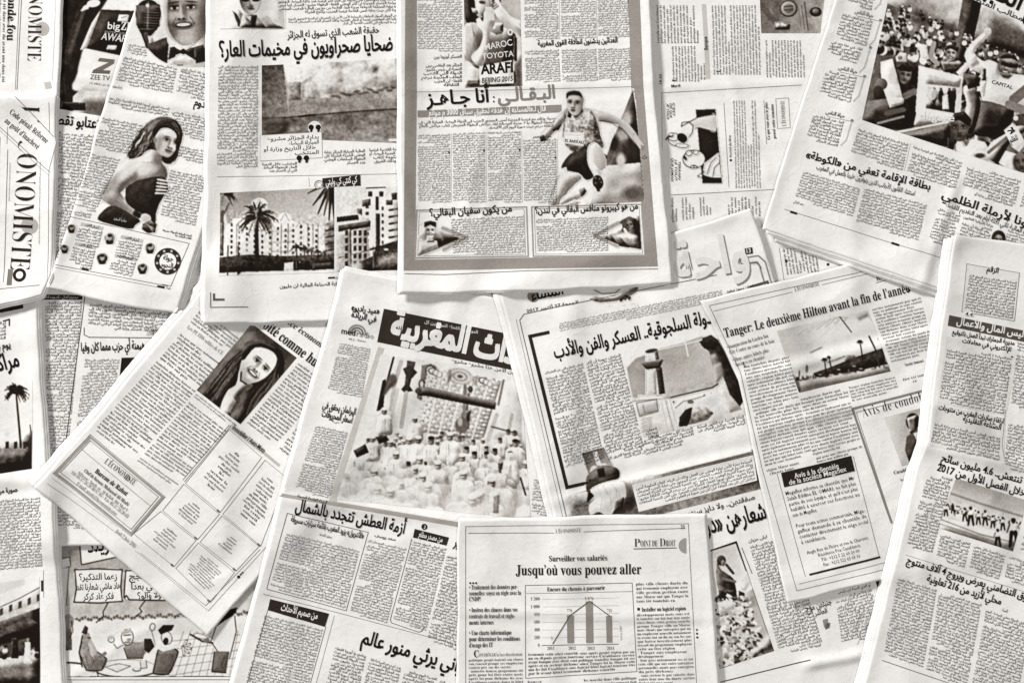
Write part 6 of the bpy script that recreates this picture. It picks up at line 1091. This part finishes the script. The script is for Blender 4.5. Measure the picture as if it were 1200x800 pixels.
p.text([(1101, 243), (1128, 251), (1114, 290), (1089, 282)], 10); p.text([(1131, 252), (1166, 263), (1158, 290), (1124, 279)], 7); p.text([(1183, 268), (1230, 283), (1220, 320), (1174, 305)], 10)
q = Cv(1160, 266, 1184, 290, 1.0); q.ell(1172, 279, 8.4, 9.6, .2); q.face(1172, 281, 13, .5, 0); p.photo([(1162, 268), (1182, 268), (1182, 290), (1162, 290)], q, .7, cut=True)
p.line([(920, 245), (1054, 287), (1112, 304), (1240, 345)], .6, .45); p.fill([(927, 246.5), (935, 249), (934, 251.5), (926, 249)], .1, 'page_mark', 2); p.fill([(1046, 283), (1055, 286), (1054, 288.5), (1045, 285.5)], .1, 'page_mark', 2)

# ------------------------------------------------------------------ tourism page, right edge
p = Paper("newspaper", "thick folded newspaper with a small photo of tourists on a square, right edge",
          [(1119, 274), (1104, 380), (1092, 470), (1087, 515), (1076, 545), (1058, 620), (1036, 710), (1004, 830)], [(1300, 300), (1290, 530), (1262, 880)], 111,
          folds=[((1082, 522), (1290, 566), 3.4, 5), ((1082, 538), (1290, 582), -1.6, 7), ((1092, 470), (1086, 530), 2.0, 6), ((1178, 390), (1176, 540), 1.0, 5)], inner=[(-4, 2), (-8, 4), (-12, 5)], thick=2.0, lift=1.6)
p.frame([(1134, 309), (1196, 319.5), (1190, 376), (1128, 365)], .7, .5); p.fill([(1134, 309), (1196, 319.5), (1190, 376), (1128, 365)], .93); p.head("الرقم", (1157, 317.5), (1171, 320), 9, 'arb', .08, name='subheading'); p.text([(1137, 321), (1193, 330), (1188, 374), (1131, 364)], 11); p.fill([(1130, 364), (1142, 366), (1142, 371), (1130, 369)], 1.0, 'caption_panel', 3); p.head("4.4", (1132, 369.5), (1141, 371), 6.5, 'sab', .25, lay=5, name='subheading')
p.fill([(1113, 369), (1215, 390), (1213, 403), (1111, 381.5)], .28, 'title_band', 1); p.head("كواليس المال والأعمال", (1121, 379.5), (1212, 397.5), 11.5, 'arb', .97, lay=5, name='band_lettering')
p.fill([(1110, 394), (1196, 410), (1180, 488), (1099, 472)], .92); p.fill([(1099, 474), (1180, 490), (1178, 540), (1090, 522)], .90)
p.head("مديرية الجمارك تبدأ العمل بالتوقيع", (1116, 391), (1190, 404.5), 7.5, 'arb', .07, name='subheading'); p.head("الإلكتروني في معاملات", (1128, 401), (1186, 412), 7.5, 'arb', .07, name='subheading')
p.text([(1111, 405), (1188, 419), (1178, 486), (1101, 470)], 16); p.fill([(1186, 417), (1189, 417.5), (1188.5, 419), (1186, 418.5)], .1, 'page_mark', 2)
p.head("ارتفاع صادرات المغرب من منتوجات", (1100, 479.5), (1177, 496.5), 9, 'arb', .07, name='subheading'); p.head("الصناعة التقليدية", (1128, 493), (1174, 504), 9, 'arb', .07, name='subheading'); p.text([(1096, 495), (1174, 512), (1172, 540), (1090, 522)], 7, tone=.22)
p.text([(1183, 495), (1225, 504), (1218, 560), (1178, 548)], 13); p.line([(1180, 480), (1176, 520), (1178, 535), (1186, 545)], .6, .5)
p.text([(1194, 400), (1240, 409), (1232, 485), (1186, 476)], 18)
p.head("السياحة تنتعش.. 4.6 مليون سائح", (1103, 540), (1232, 576), 12, 'arb', .05); p.head("بالمغرب خلال الفصل الأول من 2017", (1098, 551), (1236, 592), 12, 'arb', .05)
q = [(1121, 560), (1206, 587), (1188, 646), (1099, 618)]; c = Cv(1094, 555, 1212, 650, .8); c.grad((1120, 560), .62, (1112, 592), .86); c.noise(12, .05, 3); c.noise(3, .10, 8, [(1112, 584), (1204, 608), (1200, 622), (1106, 602)]); c.line([(1115, 578), (1150, 590), (1202, 606)], 2.6, .45, .6); c.poly([(1106, 606), (1196, 630), (1188, 648), (1096, 620)], .76); c.line([(1102, 608), (1150, 626), (1192, 636)], 1, .45); c.line([(1100, 613), (1190, 642)], .8, .5)
crowd(c, 60, lambda u, v: (1110 + u * 90, 590 + u * 22 + v * 8), 1.2, 1.8, 5, .3)
R = random.Random(8)
for x, y, h in ((1109, 591, 13), (1117, 590, 11), (1131, 595, 15), (1138, 594, 21), (1147, 599, 15), (1155, 598, 17), (1164, 604, 14), (1170, 620, 20), (1176, 606, 15), (1189, 608, 32), (1198, 612, 15)):
    t = R.choice([.95, .95, .2, .6, .9]); c.poly([(x - h * .14, y + h * .18), (x + h * .14, y + h * .18), (x + h * .16, y + h * .55), (x - h * .16, y + h * .55)], t); c.taper((x - h * .07, y + h * .5), (x - h * .14, y + h), h * .16, h * .10, .1); c.taper((x + h * .07, y + h * .5), (x + h * .16, y + h), h * .16, h * .10, .1); c.ell(x, y + h * .08, h * .085, h * .10, .35); c.ell(x, y + h * .04, h * .09, h * .07, .1); c.line([(x - h * .14, y + h * .2), (x - h * .24, y + h * .48)], h * .07, .4)
p.photo(q, c)
p.text([(1089, 553), (1117, 561), (1093, 648), (1062, 640)], 21); p.text([(1103, 625), (1138, 636), (1131, 666), (1097, 654)], 8); p.text([(1142, 638), (1180, 650), (1172, 680), (1136, 668)], 8); p.text([(1184, 651), (1222, 663), (1214, 690), (1178, 680)], 8); p.text([(1210, 590), (1240, 600), (1222, 655), (1196, 648)], 12)
p.line([(1062, 650), (1210, 696)], .5, .55); p.head("السوق التضامني يعرض ويروج 4 آلاف منتوج", (1062, 659.5), (1216, 707.5), 12, 'arb', .05); p.head("محلي لأزيد من 216 تعاونية", (1086, 681), (1174, 709), 12, 'arb', .05); p.head("المساء", (1175, 716), (1182, 718), 5, 'arm', .2, name='byline')
p.text([(1053, 676), (1099, 691), (1083, 783), (1036, 766)], 23); p.text([(1102, 692), (1152, 708), (1134, 806), (1086, 788)], 24); p.text([(1157, 714), (1210, 732), (1192, 826), (1139, 808)], 23); p.line([(1035, 774), (1140, 810), (1200, 830)], .8, .35)

# ------------------------------------------------------------------ law column page, bottom centre
p = Paper("newspaper", "French newspaper page with a small bar chart under a bold headline, bottom centre",
          [(536, 608), (536, 700), (534, 850)], [(828, 603), (836, 700), (846, 850)], 121, folds=[((536, 717), (846, 725), 1.6, 5), ((536, 728), (846, 736), -.8, 6), ((700, 610), (704, 800), .4, 8)], lift=1.3, crump=.9, inner=[(1.5, -1.5)])
p.line([(545.5, 830), (545.5, 616.5), (807, 613.5), (818, 830)], .6, .45); p.line([(549, 624.5), (649, 624.2)], .6, .35); p.line([(684, 623), (803, 618.8)], .6, .35); p.head("L'ÉCONOMISTE", (651, 624.5), (681, 623.2), 7, 'sr', .15, name='masthead'); p.head("21", (798, 619.5), (803, 619.2), 6, 'sb', .15, name='page_note')
for t, x0, x1, z in (("P", 743, 750.5, 14), ("OINT DE", 750.5, 771, 11), ("D", 773, 780.5, 14), ("ROIT", 780.5, 792, 11)): p.head(t, (x0, 640.5 - (x0 - 743) * .01), (x1, 640.5 - (x1 - 743) * .01), z, 'sr', .06, name='section_lettering')
p.line([(743, 643), (793, 642)], .9, .2); p.disc((804.5, 639.5), 9, .62, 'half_disc', 1, 0, 90, 270)
p.head("Surveiller vos salariés", (643, 657.5), (712, 656.5), 9.5, 'sb', .08, name='kicker'); p.head("Jusqu'où vous pouvez aller", (604.5, 674), (751.5, 672.5), 17.5, 'sb', .03)
for k in range(3): p.disc((551 + k * 3.4, 683), 1.2, .1, 'page_mark', 2)
for t, y, w in (("• Traitement des données per-", 690.5, 57), ("sonnelles: soyez en règle avec la", 697.5, 61), ("CNDP!", 704.5, 14), ("• Insérez des clauses dans vos", 717, 57), ("contrats de travail et règle-", 724.5, 54), ("ments internes", 732, 29), ("• Une charte informatique", 744, 50), ("pour déterminer les conditions", 751.2, 60), ("d'usage des IT", 758.5, 28)): p.head(t, (549.5, y), (549.5 + w, y - .5), 7.6, 'sb', .07, name='subheading')
p.head("C", (555, 770), (561, 770), 12, 'sb', .08, name='drop_cap'); p.head("ONTRÔLER la face discrètement", (561, 769.5), (612, 768.5), 6, 'sr', .12, name='subheading'); p.text([(549, 771.5), (613, 770.5), (613, 832), (549, 832)], 14, 'fr')
p.frame([(615.5, 686), (741, 683), (746.5, 787), (616, 795)], .7, .4); p.head("Encore du chemin à parcourir", (641, 692.8), (709, 690.8), 7, 'sb', .08, name='chart_title'); p.line([(617, 695.5), (741, 693)], .5, .5)
for k, t in enumerate(("1 200", "1 000", "800", "600", "400", "200", "0")):
    y = 702 + k * 9.05; w = 2.2 * len(t); p.head(t, (632.5 - w, y + 1.6), (632.5, y + 1.4), 5.4, 'sr', .15, name='axis_label'); p.line([(635, y), (725, y - 1.6)], .35 if k < 6 else .7, .78 if k < 6 else .35, 'grid_line')
for x0, x1, y0, y1 in ((665, 673, 720.6, 753.8), (687, 695.5, 704.7, 753.4), (711, 717.8, 721.5, 753)): p.fill([(x0 - .6, y0), (x1 - .6, y0 - .2), (x1, y1 - .2), (x0, y1)], .55, 'chart_bar', 2)
p.line([(648, 754), (668.5, 720.6), (691, 704.5), (714.5, 721.5)], 1.1, .3, 'chart_line', 3)
for t, x, y in (("779", 664, 717), ("1 076", 685, 702.8), ("715", 711, 717), ("3", 645.5, 749.5)): p.head(t, (x, y), (x + 2.1 * len(t), y), 5, 'sr', .2, name='axis_label')
for t, x in (("2011", 641), ("2012", 666), ("2013", 688), ("2014", 711)): p.head(t, (x, 761.5), (x + 9, 761.2), 5.4, 'sr', .15, name='axis_label')
p.head("Source: CNDP", (729, 750), (728.6, 733), 3.4, 'sa', .3, name='axis_label')
p.text([(618.5, 765), (743, 762), (745, 785), (619, 792)], 6, 'fr', sty='si', fs=1.12, name='caption'); p.text([(618, 797), (680, 795), (681, 832), (618, 833)], 8, 'fr'); p.text([(684, 795), (746, 792), (748, 831), (685, 832)], 8, 'fr')
p.text([(745, 682), (806, 680.5), (807.5, 705.5), (746, 707)], 5, 'fr'); p.fill([(747, 712), (750, 712), (750, 715.2), (747, 715.2)], .08, 'page_mark', 2); p.head("Installer un logiciel espion", (752, 716.5), (804, 714.8), 7, 'sb', .08, name='subheading')
p.text([(746, 718.5), (808, 716.5), (818, 832), (750, 834)], 26, 'fr')
for k in range(3): p.disc((817 + k * .2, 738 + k * 4.4), 1.3, .15 if k else .4, 'page_mark', 2)
bpy.data.objects.remove(_to); bpy.data.scenes.remove(_ts)
